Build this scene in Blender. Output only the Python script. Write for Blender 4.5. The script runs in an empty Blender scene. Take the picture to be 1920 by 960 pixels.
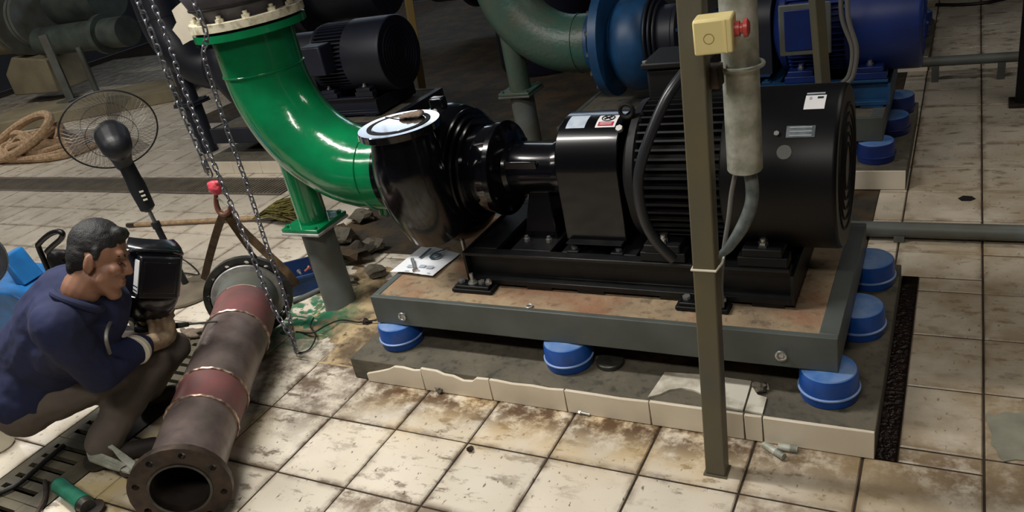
import bpy, bmesh, math, random
from mathutils import Vector, Matrix, noise as mnoise
random.seed(7)
V = Vector
scene = bpy.context.scene
COL = scene.collection
pi = math.pi

# ------------------------------------------------------------------ camera
FPX = 1507.4
CR = Matrix(((0.87608409, 0.44384817, -0.18834933),
             (0.0478324, -0.46871701, -0.8820524),
             (-0.47977988, 0.76374287, -0.43186584)))
CC = V((-0.10350, -1.70455, 1.69131))
cam = bpy.data.cameras.new('camera')
cam.sensor_width = 36.0
cam.lens = FPX / 1920 * 36.0
cam.clip_start = 0.05
cam.clip_end = 100
camo = bpy.data.objects.new('camera', cam)
mw = Matrix((CR[0], -CR[1], -CR[2])).transposed().to_4x4()
mw.translation = CC
camo.matrix_world = mw
COL.objects.link(camo)
scene.camera = camo
def ray(x, y): return CR.transposed() @ V(((x - 960) / FPX, (y - 480) / FPX, 1))
def PZ(x, y, z=0.0):
    d = ray(x, y); return CC + d * ((z - CC.z) / d.z)
def PY(x, y, c):
    d = ray(x, y); return CC + d * ((c - CC.y) / d.y)
def proj(p):
    d = CR @ (V(p) - CC); return (960 + FPX * d.x / d.z, 480 + FPX * d.y / d.z, d.z)

# ------------------------------------------------------------------ light
scene.view_settings.view_transform = 'Standard'
scene.view_settings.look = 'None'
scene.view_settings.gamma = 1.0
scene.view_settings.use_curve_mapping = False
scene.view_settings.exposure = 0.22
world = bpy.data.worlds.new('world'); scene.world = world
world.use_nodes = True
world.node_tree.nodes['Background'].inputs[0].default_value = (0.30, 0.36, 0.45, 1)
world.node_tree.nodes['Background'].inputs[1].default_value = 0.10
CEIL = 4.6
LAMPS = [  # x, y, z, length, width, power, colour   (hanging fluorescent battens, lengthwise along X)
    (-3.25, -0.12, 3.15, 2.4, 0.26, 108, (1.0, 0.96, 0.90)),
    (-0.6, -2.2, 3.3, 1.5, 0.26, 52, (1.0, 0.94, 0.85)),
    (-4.9, -1.9, 3.2, 1.5, 0.26, 30, (1.0, 0.95, 0.87)),
    (0.9, 2.2, 3.3, 1.5, 0.26, 14, (1.0, 0.93, 0.84)),
    (-9.6, 2.0, 3.3, 1.5, 0.26, 66, (1.0, 0.95, 0.88)),
    (-7.9, 8.6, 3.45, 1.9, 1.1, 34, (0.85, 0.93, 1.0)),
]
for lx, ly, lz, ll, lw, lp, lc in LAMPS:
    a = bpy.data.lights.new('batten_light', 'AREA'); a.shape = 'RECTANGLE'
    a.size = ll; a.size_y = lw; a.energy = lp; a.color = lc
    o = bpy.data.objects.new('batten_light', a); o.location = (lx, ly, lz - 0.012); COL.objects.link(o)

# ------------------------------------------------------------------ materials
def lin(c): return tuple((x / 255 / 12.92) if x / 255 <= 0.04045 else ((x / 255 + 0.055) / 1.055) ** 2.4 for x in c)
MATS = {}
def M(name, c1, c2=None, rough=0.5, metal=0.0, scale=8.0, lo=0.35, hi=0.65, bump=0.0, bscale=None, coat=0.0, emit=0.0, detail=6.0, alpha=1.0, spec=0.5):
    if name in MATS: return MATS[name]
    m = bpy.data.materials.new(name); m.use_nodes = True
    nt = m.node_tree; b = nt.nodes['Principled BSDF']
    b.inputs['Base Color'].default_value = (*lin(c1), 1)
    b.inputs['Roughness'].default_value = rough
    b.inputs['Metallic'].default_value = metal
    b.inputs['Specular IOR Level'].default_value = spec
    if coat: b.inputs['Coat Weight'].default_value = coat; b.inputs['Coat Roughness'].default_value = 0.08
    if alpha < 1: b.inputs['Alpha'].default_value = alpha
    if emit: b.inputs['Emission Color'].default_value = (*lin(c1), 1); b.inputs['Emission Strength'].default_value = emit
    if c2 or bump:
        g = nt.nodes.new('ShaderNodeNewGeometry')
        n = nt.nodes.new('ShaderNodeTexNoise'); n.inputs['Scale'].default_value = scale; n.inputs['Detail'].default_value = detail
        nt.links.new(g.outputs['Position'], n.inputs['Vector'])
        if c2:
            r = nt.nodes.new('ShaderNodeValToRGB')
            r.color_ramp.elements[0].position = lo; r.color_ramp.elements[0].color = (*lin(c1), 1)
            r.color_ramp.elements[1].position = hi; r.color_ramp.elements[1].color = (*lin(c2), 1)
            nt.links.new(n.outputs['Fac'], r.inputs[0]); nt.links.new(r.outputs[0], b.inputs['Base Color'])
        if bump:
            n2 = nt.nodes.new('ShaderNodeTexNoise'); n2.inputs['Scale'].default_value = bscale or scale * 4; n2.inputs['Detail'].default_value = 5
            nt.links.new(g.outputs['Position'], n2.inputs['Vector'])
            bp = nt.nodes.new('ShaderNodeBump'); bp.inputs['Strength'].default_value = bump; bp.inputs['Distance'].default_value = 0.01
            nt.links.new(n2.outputs['Fac'], bp.inputs['Height']); nt.links.new(bp.outputs[0], b.inputs['Normal'])
    MATS[name] = m
    return m

class NB:   # tiny node-graph helper for layered stains
    def __init__(s, name, rough=0.5):
        s.m = bpy.data.materials.new(name); s.m.use_nodes = True; s.nt = s.m.node_tree
        s.b = s.nt.nodes['Principled BSDF']; s.b.inputs['Roughness'].default_value = rough
        s.geo = s.nt.nodes.new('ShaderNodeNewGeometry'); s.pos = s.geo.outputs['Position']
        sx = s.nt.nodes.new('ShaderNodeSeparateXYZ'); s.nt.links.new(s.pos, sx.inputs[0]); s.x, s.y, s.z = sx.outputs
    def inp(s, sock, v):
        if isinstance(v, (int, float)): sock.default_value = v
        elif isinstance(v, tuple): sock.default_value = (*v, 1) if len(v) == 3 and sock.type == 'RGBA' else v
        else: s.nt.links.new(v, sock)
    def noise(s, scale, detail=5, vec=None, rough=0.55):
        n = s.nt.nodes.new('ShaderNodeTexNoise'); n.inputs['Scale'].default_value = scale; n.inputs['Detail'].default_value = detail
        n.inputs['Roughness'].default_value = rough
        s.nt.links.new(vec or s.pos, n.inputs['Vector']); return n.outputs['Fac']
    def math(s, op, a, b=0.0):
        n = s.nt.nodes.new('ShaderNodeMath'); n.operation = op; s.inp(n.inputs[0], a); s.inp(n.inputs[1], b); return n.outputs[0]
    def ss(s, v, lo, hi, t0=0.0, t1=1.0):
        n = s.nt.nodes.new('ShaderNodeMapRange'); n.interpolation_type = 'SMOOTHSTEP'
        s.inp(n.inputs['Value'], v); n.inputs['From Min'].default_value = lo; n.inputs['From Max'].default_value = hi
        n.inputs['To Min'].default_value = t0; n.inputs['To Max'].default_value = t1; return n.outputs[0]
    def mix(s, f, a, b):
        n = s.nt.nodes.new('ShaderNodeMix'); n.data_type = 'RGBA'; s.inp(n.inputs[0], f); s.inp(n.inputs[6], a); s.inp(n.inputs[7], b); return n.outputs[2]
    def dist(s, p):
        n = s.nt.nodes.new('ShaderNodeVectorMath'); n.operation = 'DISTANCE'; s.nt.links.new(s.pos, n.inputs[0]); n.inputs[1].default_value = p; return n.outputs['Value']
    def scaled(s, v):
        n = s.nt.nodes.new('ShaderNodeVectorMath'); n.operation = 'MULTIPLY'; s.nt.links.new(s.pos, n.inputs[0]); n.inputs[1].default_value = v; return n.outputs[0]
    def bump(s, h, st=0.3, d=0.01):
        n = s.nt.nodes.new('ShaderNodeBump'); n.inputs['Strength'].default_value = st; n.inputs['Distance'].default_value = d
        s.inp(n.inputs['Height'], h); s.nt.links.new(n.outputs[0], s.b.inputs['Normal'])
    def done(s, col, rough=None):
        s.inp(s.b.inputs['Base Color'], col)
        if rough is not None: s.inp(s.b.inputs['Roughness'], rough)
        MATS[s.m.name] = s.m; return s.m

def tile_material():
    s = NB('floor_tile_glaze')
    oi = s.nt.nodes.new('ShaderNodeObjectInfo')
    tc = s.nt.nodes.new('ShaderNodeTexCoord'); sp = s.nt.nodes.new('ShaderNodeSeparateXYZ'); s.nt.links.new(tc.outputs['Object'], sp.inputs[0])
    base = s.mix(s.ss(oi.outputs['Random'], 0, 1), lin((228, 219, 203)), lin((216, 208, 193)))
    base = s.mix(s.ss(s.noise(2.3, 3), .35, .7, 0, .4), base, lin((200, 188, 166)))
    # scuffs and fine dirt
    sc = s.noise(9, 8, s.scaled((1.0, 2.2, 1.0)), .68)
    n15 = s.noise(1.6, 2)
    base = s.mix(s.math('MULTIPLY', s.ss(sc, .53, .64, 0, .85), s.ss(n15, .34, .58)), base, lin((104, 90, 72)))
    base = s.mix(s.ss(s.noise(40, 4, s.scaled((1.4, .8, 1))), .635, .69, 0, .8), base, lin((78, 62, 46)))
    # dirt settled along the tile edges
    ed = s.math('MAXIMUM', s.math('ABSOLUTE', sp.outputs[0]), s.math('ABSOLUTE', sp.outputs[1]))
    base = s.mix(s.math('MULTIPLY', s.ss(ed, .118, .150), s.ss(s.noise(8, 7, None, .65), .38, .62, .05, .8)), base, lin((92, 68, 42)))
    # rust wash in front of the plinth
    band = s.math('MULTIPLY', s.ss(s.y, -.16, .20), s.math('MULTIPLY', s.ss(s.x, -2.15, -1.85), s.ss(s.x, -.45, -.75)))
    band = s.math('MULTIPLY', band, s.ss(s.y, .5, .3))
    rn = s.noise(6.5, 6)
    base = s.mix(s.math('MULTIPLY', band, s.ss(rn, .32, .66, 0, .8)), base, lin((212, 182, 126)))
    base = s.mix(s.math('MULTIPLY', s.ss(s.y, .03, .20), s.math('MULTIPLY', s.math('MULTIPLY', s.ss(s.x, -2.3, -2.0), s.ss(s.y, .4, .25)), s.ss(s.noise(13, 8, None, .7), .36, .58, 0, .97))), base, lin((84, 60, 40)))
    # brownish wear on the walkway at the right
    walk = s.math('MULTIPLY', s.ss(s.x, -.75, -.2), s.ss(s.y, 4.5, 1.0))
    base = s.mix(s.math('MULTIPLY', walk, s.ss(s.noise(3.1, 8, None, .62), .32, .66, .25, .85)), base, lin((156, 136, 104)))
    # mud and mortar around the end of the plinth
    mud = s.ss(s.dist((-2.35, .28, 0)), .62, .15)
    base = s.mix(s.math('MULTIPLY', mud, s.ss(s.noise(8, 8, None, .7), .40, .62, 0, .92)), base, lin((92, 74, 58)))
    grn = s.math('MULTIPLY', s.ss(s.dist((-2.72, .62, 0)), .42, .08), s.ss(s.noise(12, 7), .46, .56))
    base = s.mix(grn, base, lin((38, 112, 78)))
    # greyer far side
    base = s.mix(s.ss(s.x, -3.1, -3.6, 0, .45), base, lin((176, 166, 150)))
    # yellow grime beside the drain
    base = s.mix(s.math('MULTIPLY', s.ss(s.dist((-2.75, -.35, 0)), .6, .2, 0, .7), s.ss(s.noise(5), .35, .6)), base, lin((214, 190, 128)))
    s.bump(s.noise(60, 3), .08, .004)
    return s.done(base, s.ss(s.noise(5), .3, .7, .28, .6))
TILE = tile_material()

def concrete_material(name, c1, c2, c3, stain=None):
    s = NB(name, .9)
    b = s.mix(s.ss(s.noise(7, 7), .3, .7), lin(c1), lin(c2))
    b = s.mix(s.ss(s.noise(28, 5), .52, .7, 0, .7), b, lin(c3))
    if stain: b = s.mix(s.ss(s.noise(4.2, 6), .46, .62, 0, .75), b, lin(stain))
    s.bump(s.noise(40, 6), .6, .008)
    return s.done(b)
CONC = concrete_material('weathered_concrete', (104, 98, 84), (84, 80, 70), (58, 56, 50))
INFILL = concrete_material('rusty_concrete_infill', (160, 140, 112), (132, 116, 94), (92, 78, 62), (140, 98, 72))
DKBROWN = concrete_material('dark_brown_mottle', (66, 58, 46), (48, 44, 38), (34, 32, 30), (84, 66, 42))
MORTAR = concrete_material('mortar_mud', (170, 152, 122), (112, 98, 80), (70, 60, 48))

BLK = M('black_gloss_enamel', (8, 9, 14), rough=.17, coat=.15)
BLKG = M('black_wet_gloss', (8, 9, 14), rough=.08, coat=1.0)
BLKS = M('black_satin_enamel', (5, 6, 10), rough=.42, spec=.35)
GUARDM = M('guard_enamel', (7, 8, 12), rough=.26, coat=.35, spec=.35)
BLKM = M('black_matt', (6, 7, 10), rough=.6, spec=.35)
BLKF = M('frame_black', (10, 11, 14), (26, 26, 27), rough=.45, scale=14, spec=.4)
GREEN = M('wet_green_paint', (10, 122, 72), (14, 108, 66), rough=.15, coat=.5, bump=.18, bscale=22)
TEAL = M('old_teal_paint', (48, 88, 78), (74, 84, 72), rough=.42, scale=6, bump=.3, bscale=40)
NAVY = M('dusty_navy_paint', (24, 28, 46), (18, 22, 34), rough=.5, scale=4)
DARKP = M('dark_pipe_paint', (30, 34, 46), (22, 25, 34), rough=.5, scale=4)
BLUE = M('old_blue_paint', (26, 78, 124), (26, 58, 92), rough=.45, scale=8)
BLUED = M('deep_blue_motor_paint', (24, 50, 122), (20, 38, 92), rough=.4, scale=5)
ISO = M('isolator_blue', (24, 84, 172), (22, 70, 146), rough=.35, scale=12)
ISOT = M('isolator_top_dusty', (118, 146, 190), (66, 116, 186), rough=.5, scale=14)
ISOR = M('isolator_rim', (130, 158, 206), rough=.4)
SLAB = M('slab_grey_paint', (84, 90, 87), (68, 73, 70), rough=.5, scale=5)
POST = M('post_grey_paint', (88, 86, 74), (100, 92, 66), rough=.55, scale=5)
LEGG = M('grey_leg_paint', (98, 104, 102), (84, 84, 76), rough=.5, scale=6)
GALV = M('galvanised_steel', (196, 198, 188), (148, 152, 136), rough=.5, metal=.1, scale=22, bump=.15)
STEEL = M('bare_steel', (150, 152, 154), (110, 110, 110), rough=.32, metal=.85, scale=20)
ZINC = M('zinc_bolt', (190, 190, 186), rough=.3, metal=.8)
CHAIN = M('chain_steel', (150, 152, 162), (96, 96, 106), rough=.3, metal=.7, scale=60)
MILL = M('mill_scale_pipe', (128, 114, 110), (92, 80, 78), rough=.33, metal=.35, scale=9, bump=.15)
PRIMER = M('red_primer', (122, 74, 74), (100, 72, 70), rough=.5, scale=12)
FLG = M('flange_dark_steel', (84, 86, 80), (52, 50, 48), rough=.42, metal=.5, scale=16)
FLGR = M('flange_rusty', (72, 58, 48), (38, 33, 30), rough=.5, metal=.4, scale=20)
RINGW = M('ground_steel_ring', (196, 196, 192), (150, 150, 150), rough=.4, metal=.3, scale=18)
WELD = M('weld_bead', (196, 176, 160), (120, 96, 84), rough=.3, metal=.6, scale=50)
RUBBER = M('expansion_rubber', (74, 70, 78), (58, 56, 62), rough=.6, scale=10)
FLGW = M('dirty_white_flange', (206, 200, 176), (120, 112, 92), rough=.6, scale=26, lo=.45, hi=.7)
YEL = M('yellow_plastic', (228, 212, 150), rough=.45)
REDP = M('red_plastic', (186, 70, 66), rough=.4)
HOOKR = M('hook_red_paint', (214, 72, 92), (180, 64, 74), rough=.45, scale=40)
HOOKB = M('hook_brown', (120, 74, 62), (90, 60, 48), rough=.5, scale=40)
STRAP = M('sling_brown', (92, 72, 46), (62, 48, 32), rough=.9, scale=30, bump=.3)
PAPER = M('white_paper', (232, 236, 242), rough=.7)
PRINT = M('faint_print', (168, 176, 188), rough=.7)
INK = M('dark_green_ink', (20, 52, 56), rough=.6)
STICK = M('silver_blue_sticker', (196, 208, 220), (176, 188, 206), rough=.35, scale=30)
STICKW = M('white_sticker', (238, 236, 238), rough=.4)
STICKR = M('red_sticker', (178, 44, 66), rough=.4)
PLATE = M('nameplate_metal', (140, 148, 152), (96, 104, 108), rough=.35, metal=.6, scale=30)
GRATE = M('cast_iron_grate', (92, 86, 68), (70, 66, 54), rough=.6, scale=9)
GRATEB = M('drain_grate_grey', (112, 104, 90), (92, 86, 76), rough=.7, scale=9)
PIT = M('drain_dark', (14, 12, 10), rough=.8)
WET = M('wet_black_sludge', (40, 26, 18), (20, 14, 10), rough=.12, scale=20, bump=.8, bscale=60)
GROUT = M('dirty_grout', (62, 48, 34), (36, 29, 22), rough=.9, scale=12)
PTILE = M('plinth_face_tile', (226, 216, 197), (214, 203, 182), rough=.35, scale=5)
PTILE2 = M('plinth_top_tile', (222, 218, 204), (150, 140, 120), rough=.45, scale=14, lo=.5, hi=.72)
WALL = M('dim_wall_plaster', (60, 62, 68), (50, 52, 58), rough=.9, scale=2)
CEILM = M('ceiling_paint', (120, 120, 118), rough=.9)
HOSE = M('black_flex_conduit', (40, 42, 46), rough=.3)
HOSEG = M('grey_flex_conduit', (104, 110, 108), (70, 78, 78), rough=.45, scale=40)
CABLE = M('grey_cable', (110, 108, 104), rough=.5)
CABLEB = M('black_cable', (24, 23, 22), rough=.5)
SKIN = M('skin', (142, 102, 80), (128, 90, 70), rough=.5, scale=14)
HAIR = M('black_hair', (8, 8, 10), (15, 15, 17), rough=.6, scale=120, bump=.35, bscale=240)
JACKET = M('navy_work_jacket', (26, 35, 76), (20, 27, 58), rough=.85, scale=5, bump=.15, bscale=30)
TROUS = M('grey_brown_trousers', (112, 102, 95), (92, 84, 78), rough=.9, scale=6, bump=.15, bscale=30)
GLOVE = M('canvas_glove', (170, 148, 122), (120, 98, 76), rough=.9, scale=26, bump=.4, bscale=60)
CUFF = M('glove_cuff', (214, 208, 190), rough=.85)
SHOE = M('dark_shoe', (40, 36, 34), (56, 50, 46), rough=.7, scale=20)
MASK = M('mask_black_shell', (20, 21, 26), rough=.22, coat=.4)
MASKB = M('mask_lens', (24, 22, 26), rough=.06, coat=.6)
MASKREF = M('mask_white_reflection', (236, 236, 236), rough=.15, coat=.5)
EYE = M('eye_dark', (30, 22, 20), rough=.4)
LIP = M('lip', (136, 84, 72), rough=.5)
FANB = M('fan_black_plastic', (14, 16, 22), rough=.5)
FANBL = M('fan_blade_clear', (70, 70, 74), rough=.3, alpha=.3)
ROPE = M('jute_rope', (196, 166, 132), (152, 126, 98), rough=.95, scale=40, bump=.4, bscale=80)
WOOD = M('wood_handle', (168, 140, 106), (132, 108, 82), rough=.7, scale=30)
BRUSH = M('broom_bristle', (112, 104, 48), (78, 74, 34), rough=.95, scale=60)
RAG = M('dirty_rag', (134, 118, 104), (100, 88, 76), rough=.95, scale=30)
CARD = M('torn_card', (184, 176, 160), (170, 162, 146), rough=.9, scale=8)
BINB = M('blue_plastic_bin', (30, 62, 112), (26, 50, 92), rough=.5, scale=12)
PILLAR = M('old_concrete_pillar', (142, 132, 106), (120, 112, 92), rough=.9, scale=3)
DKGRN = M('grey_green_pump', (74, 84, 76), (54, 60, 60), rough=.5, scale=5)
GTOOL = M('green_tool_plastic', (34, 108, 86), (28, 88, 70), rough=.4, scale=20)
MACH = M('blue_machine_paint', (28, 110, 178), (26, 92, 150), rough=.45, scale=10)
YSTEEL = M('dull_yellow_paint', (128, 106, 60), rough=.6)
LAMPW = M('lamp_white', (226, 226, 222), rough=.5)
GLASSW = M('window_daylight', (214, 230, 250), rough=.4, emit=2.4)

# ------------------------------------------------------------------ mesh builder
ORG = {}
SH = [V((0, 0, 0))]
def frame_from(t, hint=None):
    t = V(t).normalized()
    h = V(hint) if hint is not None else (V((0, 0, 1)) if abs(t.z) < .9 else V((1, 0, 0)))
    a = (h - t * h.dot(t)).normalized(); b = t.cross(a); return a, b
class MB:
    def __init__(s): s.v = []; s.f = []
    def add(s, vs, fs):
        n = len(s.v); s.v += [V(p) for p in vs]; s.f += [[i + n for i in f] for f in fs]; return s
    def box(s, lo, hi, rot=None, piv=None):
        x0, y0, z0 = lo; x1, y1, z1 = hi
        vs = [V(p) for p in ((x0,y0,z0),(x1,y0,z0),(x1,y1,z0),(x0,y1,z0),(x0,y0,z1),(x1,y0,z1),(x1,y1,z1),(x0,y1,z1))]
        if rot is not None:
            p = V(piv) if piv is not None else sum(vs, V()) / 8
            vs = [p + rot @ (q - p) for q in vs]
        return s.add(vs, [[3,2,1,0],[4,5,6,7],[0,1,5,4],[1,2,6,5],[2,3,7,6],[3,0,4,7]])
    def cbox(s, c, sz, rot=None):
        c = V(c); h = V(sz) / 2
        return s.box(c - h, c + h, rot, c)
    def tube(s, path, r, n=16, caps=True, closed=False, hint=None, sx=1.0):
        P = [V(p) for p in path]; m = len(P)
        R = r if isinstance(r, (list, tuple)) else [r] * m
        T = []
        for i in range(m):
            if closed: t = P[(i + 1) % m] - P[i - 1]
            else: t = P[min(i + 1, m - 1)] - P[max(i - 1, 0)]
            T.append(t.normalized())
        a, b = frame_from(T[0], hint); A = [a]
        for i in range(1, m):
            a = A[-1] - T[i] * A[-1].dot(T[i]); A.append(a.normalized())
        vs = []; fs = []
        for i in range(m):
            a = A[i]; b = T[i].cross(a)
            for k in range(n):
                t = 2 * pi * k / n; vs.append(P[i] + (a * math.cos(t) * sx + b * math.sin(t)) * R[i])
        for i in range(m if closed else m - 1):
            j = (i + 1) % m
            for k in range(n): fs.append([i*n+k, i*n+(k+1)%n, j*n+(k+1)%n, j*n+k])
        if caps and not closed:
            fs.append(list(range(n))[::-1]); fs.append([(m-1)*n+k for k in range(n)])
        return s.add(vs, fs)
    def cyl(s, p0, p1, r0, r1=None, n=24): return s.tube([p0, p1], [r0, r0 if r1 is None else r1], n)
    def lathe(s, o, axis, prof, n=48, hint=None, closed=False, rf=None):
        """prof: (along, radius) list; rf(theta, along, r) -> radius"""
        o = V(o); t = V(axis).normalized(); a, b = frame_from(t, hint); vs = []; fs = []; m = len(prof)
        for h, r in prof:
            for k in range(n):
                th = 2 * pi * k / n; rr = rf(th, h, r) if rf else r
                vs.append(o + t * h + (a * math.cos(th) + b * math.sin(th)) * rr)
        for i in range(m if closed else m - 1):
            j = (i + 1) % m
            for k in range(n): fs.append([i*n+k, i*n+(k+1)%n, j*n+(k+1)%n, j*n+k])
        if not closed:
            fs.append(list(range(n))[::-1]); fs.append([(m-1)*n+k for k in range(n)])
        return s.add(vs, fs)
    def disc_holes(s, o, axis, ro, ri, th, holes, rh, rb, n=None, hint=None):
        """flange ring with real bolt holes: built from sectors"""
        o = V(o); t = V(axis).normalized(); a, b = frame_from(t, hint)
        per = 16; N = holes * per
        def P(r, ang, z): return o + t * z + (a * math.cos(ang) + b * math.sin(ang)) * r
        for hI in range(holes):
            c0 = 2 * pi * (hI + .5) / holes; w = pi / holes
            # square-ish sector boundary matched to hole circle with 16 points
            outer = []; inner = []
            for k in range(16):
                u = 2 * pi * k / 16
                dx, dy = math.cos(u), math.sin(u); q = max(abs(dx), abs(dy)); dx /= q; dy /= q
                rr = rb + (dx * (ro - rb) if dx > 0 else dx * (rb - ri)); outer.append((rr, c0 + dy * w)); inner.append((math.cos(u) * rh, math.sin(u) * rh))
            vs = []
            for z in (0, th):
                for rr, an in outer: vs.append(P(rr, an, z))
                for ix, iy in inner: vs.append(o + t * z + (a * math.cos(c0) + b * math.sin(c0)) * (rb + ix) + (-a * math.sin(c0) + b * math.cos(c0)) * iy)
            fs = []
            for k in range(16):
                j = (k + 1) % 16
                fs += [[k, j, 16 + j, 16 + k][::-1], [32 + k, 32 + j, 48 + j, 48 + k], [16 + k, 16 + j, 48 + j, 48 + k][::-1]]
                if abs(outer[k][0] - ro) < 1e-6 and abs(outer[j][0] - ro) < 1e-6: fs.append([k, j, 32 + j, 32 + k])
                if abs(outer[k][0] - ri) < 1e-6 and abs(outer[j][0] - ri) < 1e-6: fs.append([k, j, 32 + j, 32 + k])
            s.add(vs, fs)
        return s
    def prism(s, poly, vec):
        """planar polygon of 3D points extruded by vec"""
        n = len(poly); P = [V(p) for p in poly]; vec = V(vec)
        return s.add(P + [p + vec for p in P], [list(range(n))[::-1], [n + k for k in range(n)]] + [[k, (k+1) % n, n + (k+1) % n, n + k] for k in range(n)])
    def ell(s, c, r, rot=None, nu=20, nv=12):
        c = V(c); vs = []; fs = []
        for i in range(nv + 1):
            ph = pi * i / nv
            for k in range(nu):
                th = 2 * pi * k / nu
                p = V((r[0]*math.sin(ph)*math.cos(th), r[1]*math.sin(ph)*math.sin(th), r[2]*math.cos(ph)))
                vs.append(c + (rot @ p if rot is not None else p))
        for i in range(nv):
            for k in range(nu): fs.append([(i+1)*nu+k, (i+1)*nu+(k+1)%nu, i*nu+(k+1)%nu, i*nu+k])
        return s.add(vs, fs)
    def capsule(s, p0, r0, p1, r1, n=14, m=5):
        p0, p1 = V(p0), V(p1); t = (p1 - p0); L = t.length; t = t.normalized()
        path = []; R = []
        for i in range(m + 1):
            u = pi / 2 * (1 - i / m); path.append(p0 - t * r0 * math.sin(u)); R.append(max(r0 * math.cos(u), 1e-4))
        for i in range(m + 1):
            u = pi / 2 * i / m; path.append(p1 + t * r1 * math.sin(u)); R.append(max(r1 * math.cos(u), 1e-4))
        a, b = frame_from(t); vs = []; fs = []
        for q, r in zip(path, R):
            for k in range(n):
                th = 2*pi*k/n; vs.append(q + (a*math.cos(th) + b*math.sin(th)) * r)
        for i in range(len(path) - 1):
            for k in range(n): fs.append([i*n+k, i*n+(k+1)%n, (i+1)*n+(k+1)%n, (i+1)*n+k])
        fs.append(list(range(n))[::-1]); fs.append([(len(path)-1)*n+k for k in range(n)])
        return s.add(vs, fs)
    def mesh(s, name, mats, org, sharp=.6, weld=True, flip=True):
        me = bpy.data.meshes.new(name)
        me.from_pydata([tuple(p + SH[0] - org) for p in s.v], [], s.f)
        bm = bmesh.new(); bm.from_mesh(me)
        if weld: bmesh.ops.remove_doubles(bm, verts=bm.verts, dist=1e-6)
        if flip: bmesh.ops.recalc_face_normals(bm, faces=bm.faces)
        for f in bm.faces: f.smooth = True
        for e in bm.edges:
            if len(e.link_faces) != 2 or e.calc_face_angle(0) > sharp: e.smooth = False
        bm.to_mesh(me); bm.free()
        for m in (mats if isinstance(mats, (list, tuple)) else [mats]): me.materials.append(m)
        return me
    def build(s, name, mat, parent=None, loc=None, sharp=.6, bevel=0.0, seg=2, weld=True, **props):
        if parent is not None: org = ORG[parent]
        else:
            if loc is None:
                q = [p + SH[0] for p in s.v]
                loc = V(((min(p.x for p in q)+max(p.x for p in q))/2, (min(p.y for p in q)+max(p.y for p in q))/2, min(p.z for p in q)))
            else: loc = V(loc) + SH[0]
            org = loc
        o = bpy.data.objects.new(name, s.mesh(name, mat, org, sharp, weld)); COL.objects.link(o)
        if parent is not None: o.parent = parent
        else: o.location = org
        ORG[o] = org
        if bevel:
            b = o.modifiers.new('bevel', 'BEVEL'); b.width = bevel; b.segments = seg; b.limit_method = 'ANGLE'; b.angle_limit = .7; b.harden_normals = False
        for k, v in props.items(): o[k] = v
        return o
def thing(name, label, cat, loc, group=None):
    o = bpy.data.objects.new(name, None); o.empty_display_size = .05
    o.location = V(loc) + SH[0]; COL.objects.link(o); ORG[o] = o.location.copy()
    o['label'] = label; o['category'] = cat
    if group: o['group'] = group
    return o
def tag(o, label, cat, group=None):
    o['label'] = label; o['category'] = cat
    if group: o['group'] = group
    return o
def struct(o): o['kind'] = 'structure'; return o
def part_copy(src, parent, mat4):
    o = bpy.data.objects.new(src.name.split('.')[0], src.data); COL.objects.link(o); o.parent = parent; o.matrix_local = mat4; ORG[o] = ORG[parent]; return o
def bez(P, n=10):
    """Catmull-Rom through points"""
    P = [V(p) for p in P]; out = []
    for i in range(len(P) - 1):
        p0 = P[max(i-1, 0)]; p1 = P[i]; p2 = P[i+1]; p3 = P[min(i+2, len(P)-1)]
        for k in range(n):
            t = k / n
            out.append(.5 * ((2*p1) + (p2-p0)*t + (2*p0-5*p1+4*p2-p3)*t*t + (3*p1-p0-3*p2+p3)*t**3))
    out.append(P[-1]); return out
def hexbolt(mb, p, axis, r=.012, h=.009, stud=.0):
    mb.tube([p, V(p) + V(axis).normalized() * h], r, 6)
    if stud: mb.tube([p, V(p) + V(axis).normalized() * (h + stud)], r * .55, 10)
    return mb
def blob(name, prims, voxel, mat, parent, smooth=6, disp=0.0, dscale=.08, dec=0):
    mb = MB()
    for p in prims:
        if p[0] == 'c': mb.capsule(*p[1:5])
        else: mb.ell(p[1], p[2], p[3] if len(p) > 3 else None)
    o = mb.build(name, mat, parent, weld=False)
    r = o.modifiers.new('r', 'REMESH'); r.mode = 'VOXEL'; r.voxel_size = voxel
    s = o.modifiers.new('s', 'SMOOTH'); s.factor = .5; s.iterations = smooth
    if disp:
        tx = bpy.data.textures.new(name + '_folds', 'CLOUDS'); tx.noise_scale = dscale; tx.noise_depth = 2
        d = o.modifiers.new('d', 'DISPLACE'); d.texture = tx; d.strength = disp; d.mid_level = .5; d.texture_coords = 'LOCAL'
    dg = bpy.context.evaluated_depsgraph_get()
    me = bpy.data.meshes.new_from_object(o.evaluated_get(dg))
    for p in me.polygons: p.use_smooth = True
    o.modifiers.clear(); o.data = me
    if not me.materials: me.materials.append(mat)
    return o
def text_part(name, body, size, mat, parent, world_m, ext=.0004, cn=False):
    cu = bpy.data.curves.new(name, 'FONT'); cu.body = body; cu.size = size; cu.extrude = ext; cu.align_x = 'CENTER'; cu.align_y = 'CENTER'
    t = bpy.data.objects.new(name, cu); COL.objects.link(t)
    bpy.context.view_layer.update()
    me = bpy.data.meshes.new_from_object(t.evaluated_get(bpy.context.evaluated_depsgraph_get()))
    bpy.data.objects.remove(t)
    me.materials.clear(); me.materials.append(mat)
    o = bpy.data.objects.new(name, me); COL.objects.link(o); o.parent = parent
    o.matrix_local = Matrix.Translation(-ORG[parent]) @ world_m; ORG[o] = ORG[parent]; return o
def basis(x, y, z, loc):
    m = Matrix((V(x), V(y), V(z))).transposed().to_4x4(); m.translation = V(loc); return m

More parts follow.
